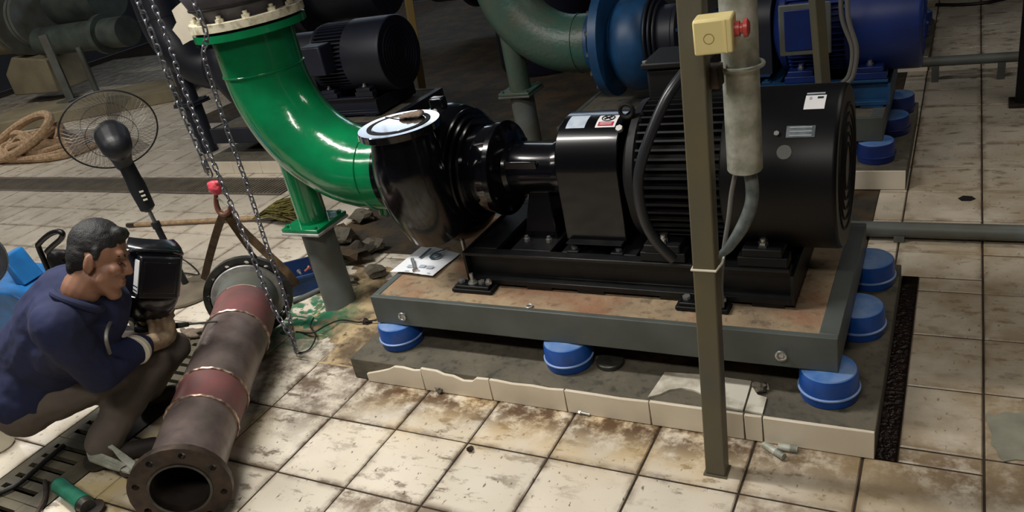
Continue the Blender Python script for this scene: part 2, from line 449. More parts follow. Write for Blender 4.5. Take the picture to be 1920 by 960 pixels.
# ================================================================== SETTING
HOLES = [(-3.22, -1.37, -2.86, .56), (-8.6, 1.955, -4.12, 2.25), (-.268, .235, -.213, 1.30)]
def rect_minus(r, holes):
    out = [r]
    for h in holes:
        nxt = []
        for (a, b, c, d) in out:
            x0, y0, x1, y1 = max(a, h[0]), max(b, h[1]), min(c, h[2]), min(d, h[3])
            if x0 >= x1 - 1e-6 or y0 >= y1 - 1e-6: nxt.append((a, b, c, d)); continue
            if b < y0 - 1e-6: nxt.append((a, b, c, y0))
            if y1 < d - 1e-6: nxt.append((a, y1, c, d))
            if a < x0 - 1e-6: nxt.append((a, y0, x0, y1))
            if x1 < c - 1e-6: nxt.append((x1, y0, c, y1))
        out = nxt
    return out
XW0, XW1, YW0, YW1 = -13.5, 2.6, -5.0, 9.5
mb = MB()
for a, b, c, d in rect_minus((XW0, YW0, XW1, YW1), HOLES):
    mb.add([(a,b,-.005),(c,b,-.005),(c,d,-.005),(a,d,-.005)], [[0,1,2,3]])
floor = struct(mb.build('floor', GROUT, loc=(0, 0, 0)))
for nm, h, dep, m in (('drain_channel', HOLES[0], .22, PIT), ('drain_channel', HOLES[1], .2, PIT), ('wet_trench', HOLES[2], .035, WET)):
    a, b, c, d = h; mb = MB()
    mb.add([(a,b,-dep),(c,b,-dep),(c,d,-dep),(a,d,-dep),(a,b,-.001),(c,b,-.001),(c,d,-.001),(a,d,-.001)], [[0,1,2,3],[0,4,5,1],[1,5,6,2],[2,6,7,3],[3,7,4,0]])
    o = mb.build(nm, m, floor)
def tile_mesh(w, d):
    g = .0034; x, y = w / 2 - g, d / 2 - g; c = .0035; T = .014
    vs = [(-x,-y,-T),(x,-y,-T),(x,y,-T),(-x,y,-T),(-x,-y,-c),(x,-y,-c),(x,y,-c),(-x,y,-c),(-x+c,-y+c,0),(x-c,-y+c,0),(x-c,y-c,0),(-x+c,y-c,0)]
    fs = [[8,9,10,11]] + [[a, (a+1) % 4, (a+1) % 4 + 4, a + 4] for a in range(4)] + [[4+a, 4+(a+1) % 4, 8+(a+1) % 4, 8+a] for a in range(4)]
    return vs, fs
rects = []
PLINTHS = [(-2.2, .24, -.268, 1.22), (-2.2, 2.13, -.32, 3.1), (-2.2, 4.0, -.32, 5.0), (-5.2, 2.34, -3.3, 3.3)]
def gather(x0, y0, nx, ny, clip):
    for i in range(nx):
        for j in range(ny):
            r = (x0 + .3*i, y0 + .3*j, x0 + .3*i + .3, y0 + .3*j + .3)
            r = (max(r[0], clip[0]), max(r[1], clip[1]), min(r[2], clip[2]), min(r[3], clip[3]))
            if r[2] - r[0] < .01 or r[3] - r[1] < .01: continue
            cx, cy = (r[0]+r[2])/2, (r[1]+r[3])/2
            px, py, dd = proj((cx, cy, 0))
            if dd < -1.5 or (dd > .5 and (px < -1100 or px > 3600 or py < -120)): continue
            inside = dd > .5 and -30 < px < 1950 and -30 < py < 990
            if any(p[0] < r[0] and p[2] > r[2] and p[1] < r[1] and p[3] > r[3] for p in PLINTHS): continue
            for q in rect_minus(r, HOLES + DARK_FLOOR):
                if min(q[2]-q[0], q[3]-q[1]) > .012: rects.append((dd if inside else 100 + dd, q))
DARK_FLOOR = [(-4.6, 2.34, -3.22, 3.6), (-6.9, 3.6, -3.22, 9.4), (-3.22, 1.25, -.42, 2.12), (-3.22, 2.12, -.42, 9.4)]  # darker brown floor laid in place of tiles behind the pumps
gather(-3.3, -3.3, 20, 36, (-3.22, -3.3, 2.58, 7.4))
gather(-3.22 - .3*32, 1.955 - .3*16, 32, 34, (-13, -2.9, -3.22, 7.4))
rects.sort(key=lambda t: t[0])
cache = {}
far = MB()
for k, (dd, q) in enumerate(rects):
    w, d = round(q[2]-q[0], 4), round(q[3]-q[1], 4); c = V(((q[0]+q[2])/2, (q[1]+q[3])/2, 0))
    vs, fs = tile_mesh(w, d)
    if k < 300:
        if (w, d) not in cache:
            me = bpy.data.meshes.new('floor_tile'); me.from_pydata(vs, [], fs); me.materials.append(TILE); cache[(w, d)] = me
        o = bpy.data.objects.new('floor_tile', cache[(w, d)]); COL.objects.link(o); o.parent = floor
        o.location = c + V((0, 0, random.uniform(-.0015, .001))); o.rotation_euler = (random.uniform(-.003, .003), random.uniform(-.003, .003), random.uniform(-.003, .003))
    else:
        far.add([c + V(p) for p in vs], fs)
o = far.build('far_floor_tiles', TILE, floor, weld=False); o['kind'] = 'stuff'
for a, b, c, d in DARK_FLOOR:
    MB().box((a, b, -.02), (c, d, -.002)).build('dark_floor_strip', DKBROWN, floor)
# room shell
for nm, lo, hi, m in (('wall_back', (XW0, YW1, 0), (XW1, YW1+.2, CEIL), WALL), ('wall_left', (XW0-.2, YW0, 0), (XW0, YW1, CEIL), WALL),
                      ('wall_right', (XW1, YW0, 0), (XW1+.2, YW1, CEIL), WALL), ('wall_front', (XW0, YW0-.2, 0), (XW1, YW0, CEIL), WALL),
                      ('ceiling', (XW0, YW0, CEIL), (XW1, YW1, CEIL+.2), CEILM)):
    struct(MB().box(lo, hi).build(nm, m))
for k, x in enumerate((-9.6, -5.6)):
    w = MB().box((x-1.3, YW1-.05, 3.0), (x+1.3, YW1-.01, 4.3)).build('window_%d' % (k+1), LAMPW); struct(w)
    for i in range(3):
        a = x - 1.24 + i * .84
        MB().box((a, YW1-.06, 3.06), (a+.78, YW1-.052, 4.24)).build('pane', GLASSW, w)
for k, (lx, ly, lz, ll, lw, lp, lc) in enumerate(LAMPS):
    wh = ['over the pipe welding spot', 'over the front walkway', 'over the squatting worker', 'over the right walkway', 'over the far left machines', 'over the far back corner'][k]
    t = thing('ceiling_lamp', 'white batten lamp hanging ' + wh, 'lamp', (lx, ly, lz), 'battens under the ceiling')
    MB().box((lx-ll/2-.03, ly-lw/2-.02, lz), (lx+ll/2+.03, ly+lw/2+.02, lz+.07)).build('housing', LAMPW, t, bevel=.006)
    for s in (-1, 1): MB().cyl((lx+s*ll*.4, ly, lz+.07), (lx+s*ll*.4, ly, CEIL), .006, n=8).build('hanger', STEEL, t)

# ================================================================== PUMP SETS
AX, ZC = .73, .69            # pump axis (y, z) of the first set
ZP, ZS0, ZS1, ZF = .093, .197, .315, .453   # plinth top, slab bottom/top, frame top
def ring_ease(n): return [2*pi*k/n for k in range(n)]

def isolator(x, y, label, st):
    t = thing('spring_isolator', label, 'isolator', (x, y, ZP), st['isogroup'])
    MB().lathe((x, y, ZP), (0,0,1), [(0,.079),(.004,.083),(.026,.085),(.030,.086)], 40).build('lower_cup', st['iso'], t)
    MB().lathe((x, y, ZP), (0,0,1), [(.030,.086),(.032,.0895),(.036,.0895),(.038,.086)], 40).build('rim', ISOR if st['key'] == 'A' else st['iso'], t)
    MB().lathe((x, y, ZP), (0,0,1), [(.038,.085),(.086,.083),(.094,.080)], 40).build('upper_cap', st['iso'], t)
    MB().lathe((x, y, ZP), (0,0,1), [(.094,.079),(.097,.077),(.1035,.04)], 40).build('top_plate', ISOT, t)
    return t

def plinth(st):
    main = st['key'] == 'A'
    x0 = -2.16
    t = thing('machine_plinth', st['L']['plinth'], 'plinth', (-1.2, .7, 0))
    yb = 1.22
    b = MB().box((x0, .237, 0), (-.268, yb, ZP)).build('concrete_body', CONC, t, bevel=.004)
    J = [-2.087, -1.815, -1.521, -1.227, -.929, -.631, -.576, -.268]
    for i in range(7):
        a, c = J[i] + .002, J[i+1] - .002; h = ZP - .001
        if main and i == 0: top = [(c,h*.98),(c-.03,h*.93),(c-.08,h*1.0),(c-.12,h*.98),(c-.15,h*.80),(c-.2,h*.62),(a,h*.40)]
        elif main and i == 1: top = [(c,h),(c-.05,h*.98),(c-.07,h*.80),(c-.11,h*.76),(c-.15,h*.92),(c-.19,h*.94),(c-.22,h*1.06),(a,h*1.08)]
        elif main and i == 2: top = [(c,h),(c-.06,h*.95),(c-.12,h*.99),(c-.2,h*.95),(c-.26,h*1.0),(a,h)]
        elif main and i == 3: top = [(c,h),(c-.1,h*.97),(c-.18,h*.99),(a,h)]
        else: top = [(c, h+.003), (a, h+.003)]
        poly = [V((a, .225, .002)), V((c, .225, .002))] + [V((x, .225, z)) for x, z in top]
        MB().prism(poly, (0, .012, 0)).build('face_tile', PTILE, t, bevel=.0015, seg=1)
    if main:
        P1 = [PZ(x, y, ZP) for x, y in ((1215,747),(1247,700),(1330,706),(1409,717),(1393,772),(1352,762),(1324,744),(1302,734),(1278,730),(1256,733),(1236,742))]
        MB().prism(P1, (0,0,.006)).build('top_tile', PTILE2, t)
        P2 = [PZ(x, y, ZP) for x, y in ((1397,772),(1413,720),(1440,722),(1442,731),(1425,729),(1416,736),(1421,743),(1438,748),(1430,778))]
        MB().prism(P2, (0,0,.006)).build('top_tile', PTILE2, t)
    return t

def inertia_base(st):
    x0, x1, y0, y1 = -2.068, -.378, .35, 1.11
    t = thing('inertia_base', st['L']['slab'], 'machine base', (-1.22, .73, ZS0))
    m = st['slab']
    MB().box((x0, y0, ZS0), (x1, y0+.022, ZS1)).build('side_rail', m, t, bevel=.003)
    MB().box((x0, y1-.022, ZS0), (x1, y1, ZS1)).build('side_rail', m, t, bevel=.003)
    MB().box((x0, y0+.022, ZS0), (x0+.03, y1-.022, ZS1)).build('end_rail', m, t, bevel=.003)
    MB().box((x1-.055, y0+.022, ZS0), (x1, y1-.022, ZS1)).build('end_rail', m, t, bevel=.003)
    MB().box((x0+.03, y0+.022, ZS0+.004), (x1-.055, y1-.022, ZS1-.003)).build('concrete_infill', INFILL if st['key'] == 'A' else CONC, t)
    if st['key'] == 'A':
        for x in (-1.925, -.535):
            mb = MB(); mb.tube([V((x + .014*math.cos(a), y0-.014, .246 + .014*math.sin(a))) for a in ring_ease(16)], .0042, 8, closed=True)
            h = mb.build('eye_nut', ZINC, t)
            MB().cyl((x, y0-.014, .246), (x, y0, .246), .008, n=10).build('stud', ZINC, h)
        mb = MB(); c = PZ(992, 574, ZS1 + .002); mb.tube([c + V((.011*math.cos(a), .011*math.sin(a), 0)) for a in ring_ease(18)], .003, 6, closed=True)
        SHo = mb.build('washer', RINGW); tag(SHo, 'small steel washer lying on the rusty front of the concrete base', 'washer')
    return t

def base_frame(st):
    xa, xb = -1.685, -.53; m = st['frame']
    t = thing('pump_base_frame', st['L']['frame'], 'base frame', (-1.2, .73, ZS1))
    for y, s in ((.49, 1), (.97, -1)):
        prof = [(0,ZF),(0,ZF-.013),(.034,ZF-.018),(.034,.352),(0,.347),(0,.327),(.044,.327),(.044,ZF)]
        poly = [V((xa, y + s*p[0], p[1])) for p in prof]
        MB().prism(poly, (xb-xa, 0, 0)).build('channel', m, t, bevel=.002, seg=1)
    MB().box((xb, .492, .328), (xb+.01, .968, ZF-.022)).build('end_plate', m, t)
    MB().box((xa-.01, .492, .328), (xa, .968, ZF)).build('end_plate', m, t)
    for x, w in ((-1.62, .10), (-1.43, .16), (-1.28, .05), (-1.06, .06)):
        MB().box((x-w/2, .535, ZF-.02), (x+w/2, .925, ZF)).build('cross_plate', m, t, bevel=.002)
    for x in (-1.62, -1.4, -1.2, -.9, -.6):
        MB().box((x-.05, .495, ZS1), (x+.05, .53, .327)).build('shim', m, t)
        MB().box((x-.05, .93, ZS1), (x+.05, .965, .327)).build('shim', m, t)
    # deck behind the channels
    MB().box((xa, .534, .335), (xb, .926, .36)).build('deck', m, t)
    return t

def pump(st):
    m = st['casing']; big = st['key'] == 'B'; mi = DARKP if big else m
    t = thing('centrifugal_pump', st['L']['pump'], 'pump', (-1.75, AX, ZF))
    vx = -1.81
    # spiral volute about X: hint a = +Z, b = axis x a
    def rf(th, h, r):
        # th measured from +Z towards -Y ( X x Z = -Y ): grows towards the front/bottom
        u = th % (2*pi); g = .90 + .17 * (.5 - .5*math.cos((u - .5)))
        return r * (g if r > .2 else 1 + (g-1) * max(0, (r-.12)/.08))
    prof = [(-.125,.10),(-.125,.165),(-.115,.20),(-.10,.232),(-.07,.258),(-.03,.272),(.02,.272),(.06,.258),(.09,.232),(.105,.20),(.112,.175),(.112,.10)]
    MB().lathe((vx, AX, ZC), (1,0,0), prof, 72, hint=(0,0,1), rf=rf).build('volute_casing', m, t, sharp=1.2)
    MB().lathe((-2.09, AX, ZC), (1,0,0), [(0,.12),(0,.168),(.022,.168),(.026,.145),(.07,.142),(.12,.158),(.165,.19),(.165,.1)], 56).build('suction_nozzle', m, t)
    if not big:
        # discharge neck rising at the front
        nx, ny = -1.835, .50
        MB().tube(bez([(nx, ny+.10, .56), (nx, ny+.035, .66), (nx, ny, .77), (nx, ny, .86), (nx, ny, .93)], 8), [.150-.001*k for k in range(17)] + [.133-.0016*k for k in range(16)], 40).build('discharge_neck', m, t)
        f = MB().lathe((nx, ny, .928), (0,0,1), [(0,.10),(0,.146),(.003,.150),(.024,.150),(.027,.147),(.027,.10)], 64).build('discharge_flange', BLKG, t)
        MB().lathe((nx, ny, .955), (0,0,1), [(0,.098),(0,.116),(.0022,.115),(.0022,.099)], 56, closed=True).build('gasket_ring', BLKM, f)
        MB().lathe((nx, ny, .955), (0,0,1), [(0,.03),(0,.096),(.002,.095),(.002,.03)], 56).build('cover_disc', BLKG, f)
    else:
        MB().lathe((-2.0, AX, ZC), (1,0,0), [(0,.1),(0,.31),(.05,.31),(.055,.28),(.055,.1)], 56).build('casing_flange', m, t)
        for k in range(16):
            a = 2*pi*k/16; p = V((-2.0, AX + .285*math.cos(a), ZC + .285*math.sin(a)))
            hexbolt(MB(), p, (-1,0,0), .016, .018).build('flange_bolt', STEEL, t)
    # ridges of the casing rear wall
    for k, (x, r) in enumerate(((-1.715,.222),(-1.695,.205),(-1.675,.188))):
        MB().lathe((x-.008, AX, ZC), (1,0,0), [(0,r-.05),(0,r),(.004,r+.005),(.010,r+.005),(.014,r),(.014,r-.05)], 56).build('casing_rib', mi, t)
    # lifting lug on top
    MB().box((vx-.03, AX-.02, ZC+.235), (vx+.03, AX+.02, ZC+.285)).build('lifting_lug', m, t, bevel=.008)
    hexbolt(MB(), (vx+.0, AX-.035, ZC+.225), (0,-.5,1), .016, .02).build('vent_plug', ZINC, t)
    # cover cylinder, bracket flange, bearing bracket and shaft
    MB().lathe((-1.69, AX, ZC), (1,0,0), [(0,.1),(0,.160),(.01,.166),(.10,.166),(.105,.16),(.105,.1)], 56).build('casing_cover', BLKG if st['key']=='A' else mi, t)
    MB().lathe((-1.585, AX, ZC), (1,0,0), [(0,.08),(0,.172),(.003,.176),(.022,.176),(.025,.172),(.04,.10),(.06,.09)], 56).build('bracket_flange', mi, t)
    for k in range(8):
        a = 2*pi*(k+.5)/8; p = V((-1.56, AX + .15*math.cos(a), ZC + .15*math.sin(a)))
        hexbolt(MB(), p, (1,0,0), .011, .012).build('flange_bolt', m, t)
    MB().lathe((-1.53, AX, ZC), (1,0,0), [(0,.07),(0,.092),(.02,.098),(.17,.098),(.18,.104),(.215,.104),(.22,.09),(.22,.04)], 48).build('bearing_bracket', mi, t)
    for s in (-1, 1):
        MB().box((-1.53, AX+s*.085-.008, ZC+.03), (-1.40, AX+s*.085+.008, ZC+.06)).build('bracket_web', mi, t, bevel=.004)
    MB().cyl((-1.312, AX, ZC), (-1.293, AX, ZC), .05).build('shaft', STEEL, t)
    MB().prism([V((-1.50, AX-.10, ZF)), V((-1.36, AX-.10, ZF)), V((-1.38, AX-.07, ZC-.06)), V((-1.46, AX-.07, ZC-.06))], (0, .2, 0)).build('bracket_foot', m, t, bevel=.006)
    for x in (-1.475, -1.385):
        hexbolt(MB(), (x, AX-.125, ZF), (0,0,1), .012, .012, .01).build('foot_bolt', ZINC, t)
    if st['key'] == 'A':
        MB().cyl((vx+.01, .66, ZC-.345), (vx+.01, .66, ZC-.27), .008, n=10).build('drain_stud', ZINC, t)
        MB().tube([(vx+.01, .66, ZC-.345), (vx+.01, .66, ZC-.332)], .016, 6).build('drain_nut', ZINC, t)
    return t

def guard(st):
    t = thing('coupling_guard', st['L']['guard'], 'guard', (-1.18, AX, ZF))
    x0, x1 = -1.292, -1.068; hw = .165; rc = .15; zt = ZC + .195; zb = ZF + .034
    pts = [(AX-hw, zb)]
    for k in range(9):
        a = pi - k*(pi/2)/8; pts.append((AX-hw+rc + rc*math.cos(a), zt-rc + rc*math.sin(a)))
    for k in range(9):
        a = pi/2 - k*(pi/2)/8; pts.append((AX+hw-rc + rc*math.cos(a), zt-rc + rc*math.sin(a)))
    pts.append((AX+hw, zb))
    inner = [(AX + (y-AX)*.975, zb if i in (0, len(pts)-1) else ZC + (z-ZC)*.975) for i, (y, z) in enumerate(pts)]
    MB().prism([V((x0, y, z)) for y, z in pts], (x1-x0, 0, 0)).build('hood', GUARDM if st['key']=='A' else DARKP, t, bevel=.004)
    for s in (-1, 1):
        MB().box((x0+.01, AX+s*hw-(.03 if s<0 else 0), zb-.002), (x1-.01, AX+s*hw+(0 if s<0 else .03), zb+.003)).build('bottom_flange', m_frame(st), t)
        for x in (x0+.03, x1-.03):
            MB().box((x-.022, AX+s*(hw+.0)-.035, ZF), (x+.022, AX+s*hw+.035, ZF+.006)).build('mounting_tab', m_frame(st), t, bevel=.002)
            MB().cyl((x, AX+s*(hw-.012), ZF+.004), (x, AX+s*(hw-.012), zb), .009, n=10).build('mounting_stud', m_frame(st), t)
            hexbolt(MB(), (x, AX+s*(hw+.012), ZF+.006), (0,0,1), .011, .009).build('bolt', ZINC if st['key']=='A' else st['casing'], t)
    if st['key'] == 'A':
        def curved(xa, xb, u0, u1, off, name, mat, par, lab=None):
            # strip following the hood from angle u0 to u1 (radians from +Z toward front)
            vs = []; N = 8
            for k in range(N+1):
                u = u0 + (u1-u0)*k/N; y = AX-hw+rc - (rc+off)*math.sin(u); z = zt-rc + (rc+off)*math.cos(u)
                vs += [(xa, y, z), (xb, y, z)]
            o = MB().add(vs, [[2*k, 2*k+1, 2*k+3, 2*k+2] for k in range(N)]).build(name, mat, par)
            so = o.modifiers.new('t', 'SOLIDIFY'); so.thickness = .0006
            if lab: o['label'] = lab
            return o
        curved(-1.265, -1.196, .02, .50, .0012, 'data_label', STICK, t, 'silver blue data label on the guard')
        w = curved(-1.158, -1.088, .06, .50, .0012, 'warning_label', STICKW, t, 'white and red prohibition label on the guard')
        curved(-1.150, -1.096, .33, .46, .0022, 'red_band', STICKR, w)
        for k in range(2): curved(-1.144, -1.102, .365 + .045*k, .378 + .045*k, .0032, 'lettering_line', STICKW, w)
        mb = MB(); c = .19; vs = []
        R_ = [V((-1.123 + .022*math.cos(a), 0, c + .11*math.sin(a))) for a in ring_ease(28)]
        P = [V((p.x, AX-hw+rc - (rc+.0028)*math.sin(p.z), zt-rc + (rc+.0028)*math.cos(p.z))) for p in R_]
        mb.tube(P, .0018, 6, closed=True).build('prohibition_ring', BLKM, w)
        P = [V((-1.123 + .016*q, AX-hw+rc - (rc+.0028)*math.sin(c + .08*q), zt-rc + (rc+.0028)*math.cos(c + .08*q))) for q in (-1,-.5,0,.5,1)]
        MB().tube(P, .0022, 6).build('prohibition_bar', BLKM, w)
        P = [V((-1.123 + .012*q, AX-hw+rc - (rc+.0028)*math.sin(c - .05*q), zt-rc + (rc+.0028)*math.cos(c - .05*q))) for q in (-1,0,1)]
        MB().tube(P, .003, 6).build('pictogram', BLKM, w)
    return t
def m_frame(st): return st['frame']

def motor(st):
    m = st['motor']; main = st['key'] == 'A'
    t = thing('electric_motor', st['L']['motor'], 'motor', (-.75, AX, ZF))
    MB().lathe((-1.02, AX, ZC), (1,0,0), [(0,.06),(0,.18),(.015,.205),(.06,.215),(.33,.215),(.34,.2),(.34,.1)], 64).build('stator_body', m, t)
    MB().lathe((-1.06, AX, ZC), (1,0,0), [(0,.05),(0,.15),(.02,.19),(.04,.232),(.065,.236),(.075,.225),(.075,.1)], 64).build('end_bell', m, t)
    # cooling fins
    fm = None; N = 52
    for k in range(N):
        a = 2*pi*k/N
        if -pi*.66 < math.atan2(math.sin(a), math.cos(a)) < -pi*.34: continue      # feet side
        if fm is None:
            fm = MB().box((-.985, AX-.0035, ZC+.205), (-.70, AX+.0035, ZC+.243))
            f0 = fm.build('cooling_fin', m, t); a0 = a
            f0.matrix_local = Matrix.Translation(V((0, AX, ZC)) + SH[0] - ORG[t]) @ Matrix.Rotation(a - pi/2, 4, 'X') @ Matrix.Translation(-(V((0, AX, ZC)) + SH[0] - ORG[t]))
        else:
            part_copy(f0, t, Matrix.Translation(V((0, AX, ZC)) + SH[0] - ORG[t]) @ Matrix.Rotation(a - pi/2, 4, 'X') @ Matrix.Translation(-(V((0, AX, ZC)) + SH[0] - ORG[t])))
    cw = MB().lathe((-.72, AX, ZC), (1,0,0), [(0,.215),(0,.247),(.004,.250),(.312,.250),(.320,.248),(.325,.243),(.325,.05)], 72).build('fan_cowl', BLKS if main else m, t)
    for r in (.07, .10, .13, .16, .19): 
        MB().tube([V((-.3935, AX + r*math.cos(a), ZC + r*math.sin(a))) for a in ring_ease(36)], .0035, 6, closed=True).build('cowl_grille_ring', BLKM if main else m, cw)
    for x in (-.925, -.61):
        MB().box((x-.06, AX-.235, ZF+.035), (x+.06, AX-.10, ZF+.062)).build('foot', m, t, bevel=.004)
        MB().box((x-.06, AX+.10, ZF+.035), (x+.06, AX+.235, ZF+.062)).build('foot', m, t, bevel=.004)
        for s in (-1, 1):
            MB().prism([V((x-.012, AX+s*.225, ZF+.06)), V((x-.012, AX+s*.12, ZF+.06)), V((x-.012, AX+s*.12, ZC-.13)), V((x-.012, AX+s*.17, ZC-.13))], (.024,0,0)).build('foot_web', m, t)
            MB().box((x-.075, AX+s*.235-(.0 if s<0 else .06), ZF+.002), (x+.075, AX+s*.235+(.06 if s<0 else 0), ZF+.035)).build('riser_block', m, t, bevel=.003)
            b = hexbolt(MB(), (x, AX+s*.205, ZF+.062), (0,0,1), .015, .013, .012).build('foot_bolt', ZINC, t)
    # terminal box
    if main:
        MB().box((-1.0, AX+.02, ZC+.2), (-.80, AX+.20, ZC+.33)).build('terminal_box', BLKM, t, bevel=.01)
        MB().box((-1.012, AX+.008, ZC+.33), (-.788, AX+.212, ZC+.352)).build('terminal_box_lid', BLKM, t, bevel=.006)
        for q in ((-1.0,AX+.02),(-.80,AX+.02)): hexbolt(MB(), (q[0], q[1], ZC+.352), (0,0,1), .008, .006).build('lid_screw', ZINC, t)
        MB().tube([V((-1.035 + .022*math.cos(a), AX-.10, ZC+.235 + .022*math.sin(a))) for a in ring_ease(20)], .007, 8, closed=True).build('lifting_eye', m, t)
        hexbolt(MB(), (-1.045, AX-.15, ZC+.19), (0,-.6,.8), .012, .012).build('end_bolt', ZINC, t)
        def onc(x, u, name, w, h, mat, par=t, off=.001, n=6):
            vs = []; R = .250 + off
            for k in range(n+1):
                uu = u - h/2/R + h/R*k/n
                vs += [(x-w/2, AX - R*math.sin(uu), ZC + R*math.cos(uu)), (x+w/2, AX - R*math.sin(uu), ZC + R*math.cos(uu))]
            o = MB().add(vs, [[2*k, 2*k+1, 2*k+3, 2*k+2] for k in range(n)]).build(name, mat, par)
            so = o.modifiers.new('t', 'SOLIDIFY'); so.thickness = .0008; so.offset = 1
            return o
        s = onc(-.468, .36, 'paper_label', .056, .062, STICKW, cw); s['label'] = 'white paper label on the fan cowl'
        onc(-.482, .30, 'print_mark', .006, .012, PRINT, s, .0022); onc(-.455, .29, 'print_mark', .016, .009, INK, s, .0022); onc(-.47, .20, 'print_strip', .05, .008, PRINT, s, .0022)
        q = onc(-.495, .78, 'nameplate', .078, .036, PLATE, cw); q['label'] = 'engraved metal nameplate'
        for i in range(3): onc(-.495, .73 + .05*i, 'engraved_line', .06, .003, PRINT, q, .0022)
        p0 = V((-.56, AX - .25*math.sin(.80), ZC + .25*math.cos(.80))); hexbolt(MB(), p0, (0,-math.sin(.8),math.cos(.8)), .008, .006).build('cowl_screw', ZINC, cw)
        p0 = V((-.535, AX - .249*math.sin(1.02), ZC + .249*math.cos(1.02)))
        MB().lathe(p0, (0,-math.sin(1.02),math.cos(1.02)), [(0,.010),(.0015,.021),(.0025,.02),(.0025,.01)], 28).build('grey_cap', LEGG, cw)
    else:
        f = MB().box((-.97, AX-.36, ZC-.04), (-.78, AX-.22, ZC+.16)).build('terminal_box', st['tbox'], t, bevel=.012)
        if st['key'] == 'B':
            MB().box((-.99, AX-.372, ZC-.06), (-.76, AX-.36, ZC+.18)).build('terminal_box_lid', LEGG, t, bevel=.008)
            MB().box((-.965, AX-.378, ZC-.035), (-.785, AX-.371, ZC+.155)).build('lid_panel', st['tbox'], t, bevel=.006)
    return t

def elbow(st, ztop=1.295):
    m = st['elbow']; R = .45; xe = -2.092; xv = -2.62; r = .165
    t = thing('suction_elbow', st['L']['elbow'], 'pipe elbow', (xv, AX, .43))
    path = [V((xe, AX, ZC))] + [V((-2.17 - R*math.sin(a), AX, ZC + R - R*math.cos(a))) for a in [k*(pi/2)/22 for k in range(23)]] + [V((xv, AX, ztop))]
    MB().tube(path, r, 64, hint=(0,1,0)).build('pipe_bend', m, t, sharp=.9)
    MB().tube([V((xv + (r+.001)*math.cos(a), AX + (r+.001)*math.sin(a), ZC+R)) for a in ring_ease(48)], .0045, 6, closed=True).build('weld_seam', m, t)
    MB().tube([V((-2.17, AX + (r+.001)*math.cos(a), ZC + (r+.001)*math.sin(a))) for a in ring_ease(48)], .0045, 6, closed=True).build('weld_seam', m, t)
    MB().disc_holes((xv, AX, ztop), (0,0,1), .225, .15, .028, 12, .011, .198).build('top_flange', m, t)
    MB().cyl((xv, AX, .445), (xv, AX, ZC-.02+.15), .066, n=36).build('support_stub', m, t)
    MB().box((xv-.105, AX-.105, .428), (xv+.105, AX+.105, .446)).build('support_plate', m, t, bevel=.004)
    for sx in (-1, 1):
        for sy in (-1, 1): hexbolt(MB(), (xv+sx*.083, AX+sy*.083, .446), (0,0,1), .012, .010).build('plate_bolt', m, t)
    if st['key'] == 'A':
        MB().cyl((-2.2, AX, ZC-r-.035), (-2.2, AX, ZC-r+.01), .028, n=20).build('drain_boss', m, t)
        MB().cyl((-2.2, AX, ZC-r-.05), (-2.2, AX, ZC-r-.03), .018, n=6).build('drain_plug', LEGG, t)
    p = thing('support_pillar', st['L']['pillar'], 'pipe support', (xv, AX, 0))
    MB().lathe((xv, AX, 0), (0,0,1), [(0,.078),(.01,.074),(.414,.074)], 36).build('post', st['leg'], p)
    MB().box((xv-.108, AX-.108, .414), (xv+.108, AX+.108, .4275)).build('cap_plate', RINGW if st['key']=='A' else st['leg'], p, bevel=.003)
    return t

LA = dict(plinth='low concrete plinth faced with cracked cream tiles under the new black pump', slab='grey steel framed concrete base slab carrying the black pump on blue mounts',
          frame='black steel channel frame bolted on the grey base slab', pump='glossy black centrifugal pump with open discharge flange, joined to green elbow',
          guard='black sheet metal coupling guard with silver and red labels on top', motor='large black finned electric motor behind the foreground post',
          elbow='freshly painted shiny green pipe elbow at the black pump inlet', pillar='grey steel pillar standing under the green elbow foot plate')
LB = dict(plinth='tiled concrete plinth under the blue pump behind the black motor', slab='grey base slab of the blue pump in the second row',
          frame='dark blue base frame under the blue pump in the second row', pump='old blue pump with large bolted flange beside the teal elbow',
          guard='dark coupling guard of the blue pump, mostly hidden behind the foreground post', motor='deep blue motor with grey framed terminal box behind the black motor',
          elbow='weathered teal pipe elbow joined to the blue flange at the top', pillar='dull grey pipe pillar under the teal elbow')
LC = dict(plinth='farthest concrete plinth on the right with blue mounts by the walkway', slab='base slab on the farthest right plinth', frame='base frame on the farthest right plinth',
          motor='blue motor of the farthest pump at the upper right edge')
LL = dict(plinth='tiled concrete plinth of the navy machine behind the green elbow', slab='dark grey base slab of the navy machine behind the green elbow', frame='dark base frame below the navy motor',
          pump='dark navy pump in the shadows behind the green elbow', guard='dark coupling guard in the shadows behind the green elbow', motor='dim navy finned motor in the dark behind the green elbow',
          elbow='thick dark pipe elbow behind the hanging chains', pillar='dark grey pipe pillar behind the pedestal fan')
STY = {
 'A': dict(key='A', L=LA, iso=ISO, isogroup='blue mounts under the black pump base', slab=SLAB, frame=BLKF, casing=BLK, motor=BLKM, elbow=GREEN, leg=LEGG, tbox=BLKM),
 'B': dict(key='B', L=LB, iso=BLUED, isogroup='blue mounts under the second base', slab=SLAB, frame=BLUE, casing=BLUE, motor=BLUED, elbow=TEAL, leg=LEGG, tbox=BLUED),
 'C': dict(key='C', L=LC, iso=BLUED, isogroup='blue mounts under the farthest base', slab=SLAB, frame=BLUE, casing=BLUE, motor=BLUED, elbow=TEAL, leg=LEGG, tbox=BLUED),
 'L': dict(key='L', L=LL, iso=NAVY, isogroup='mounts under the navy machine', slab=DARKP, frame=NAVY, casing=NAVY, motor=NAVY, elbow=DARKP, leg=DARKP, tbox=NAVY),
}
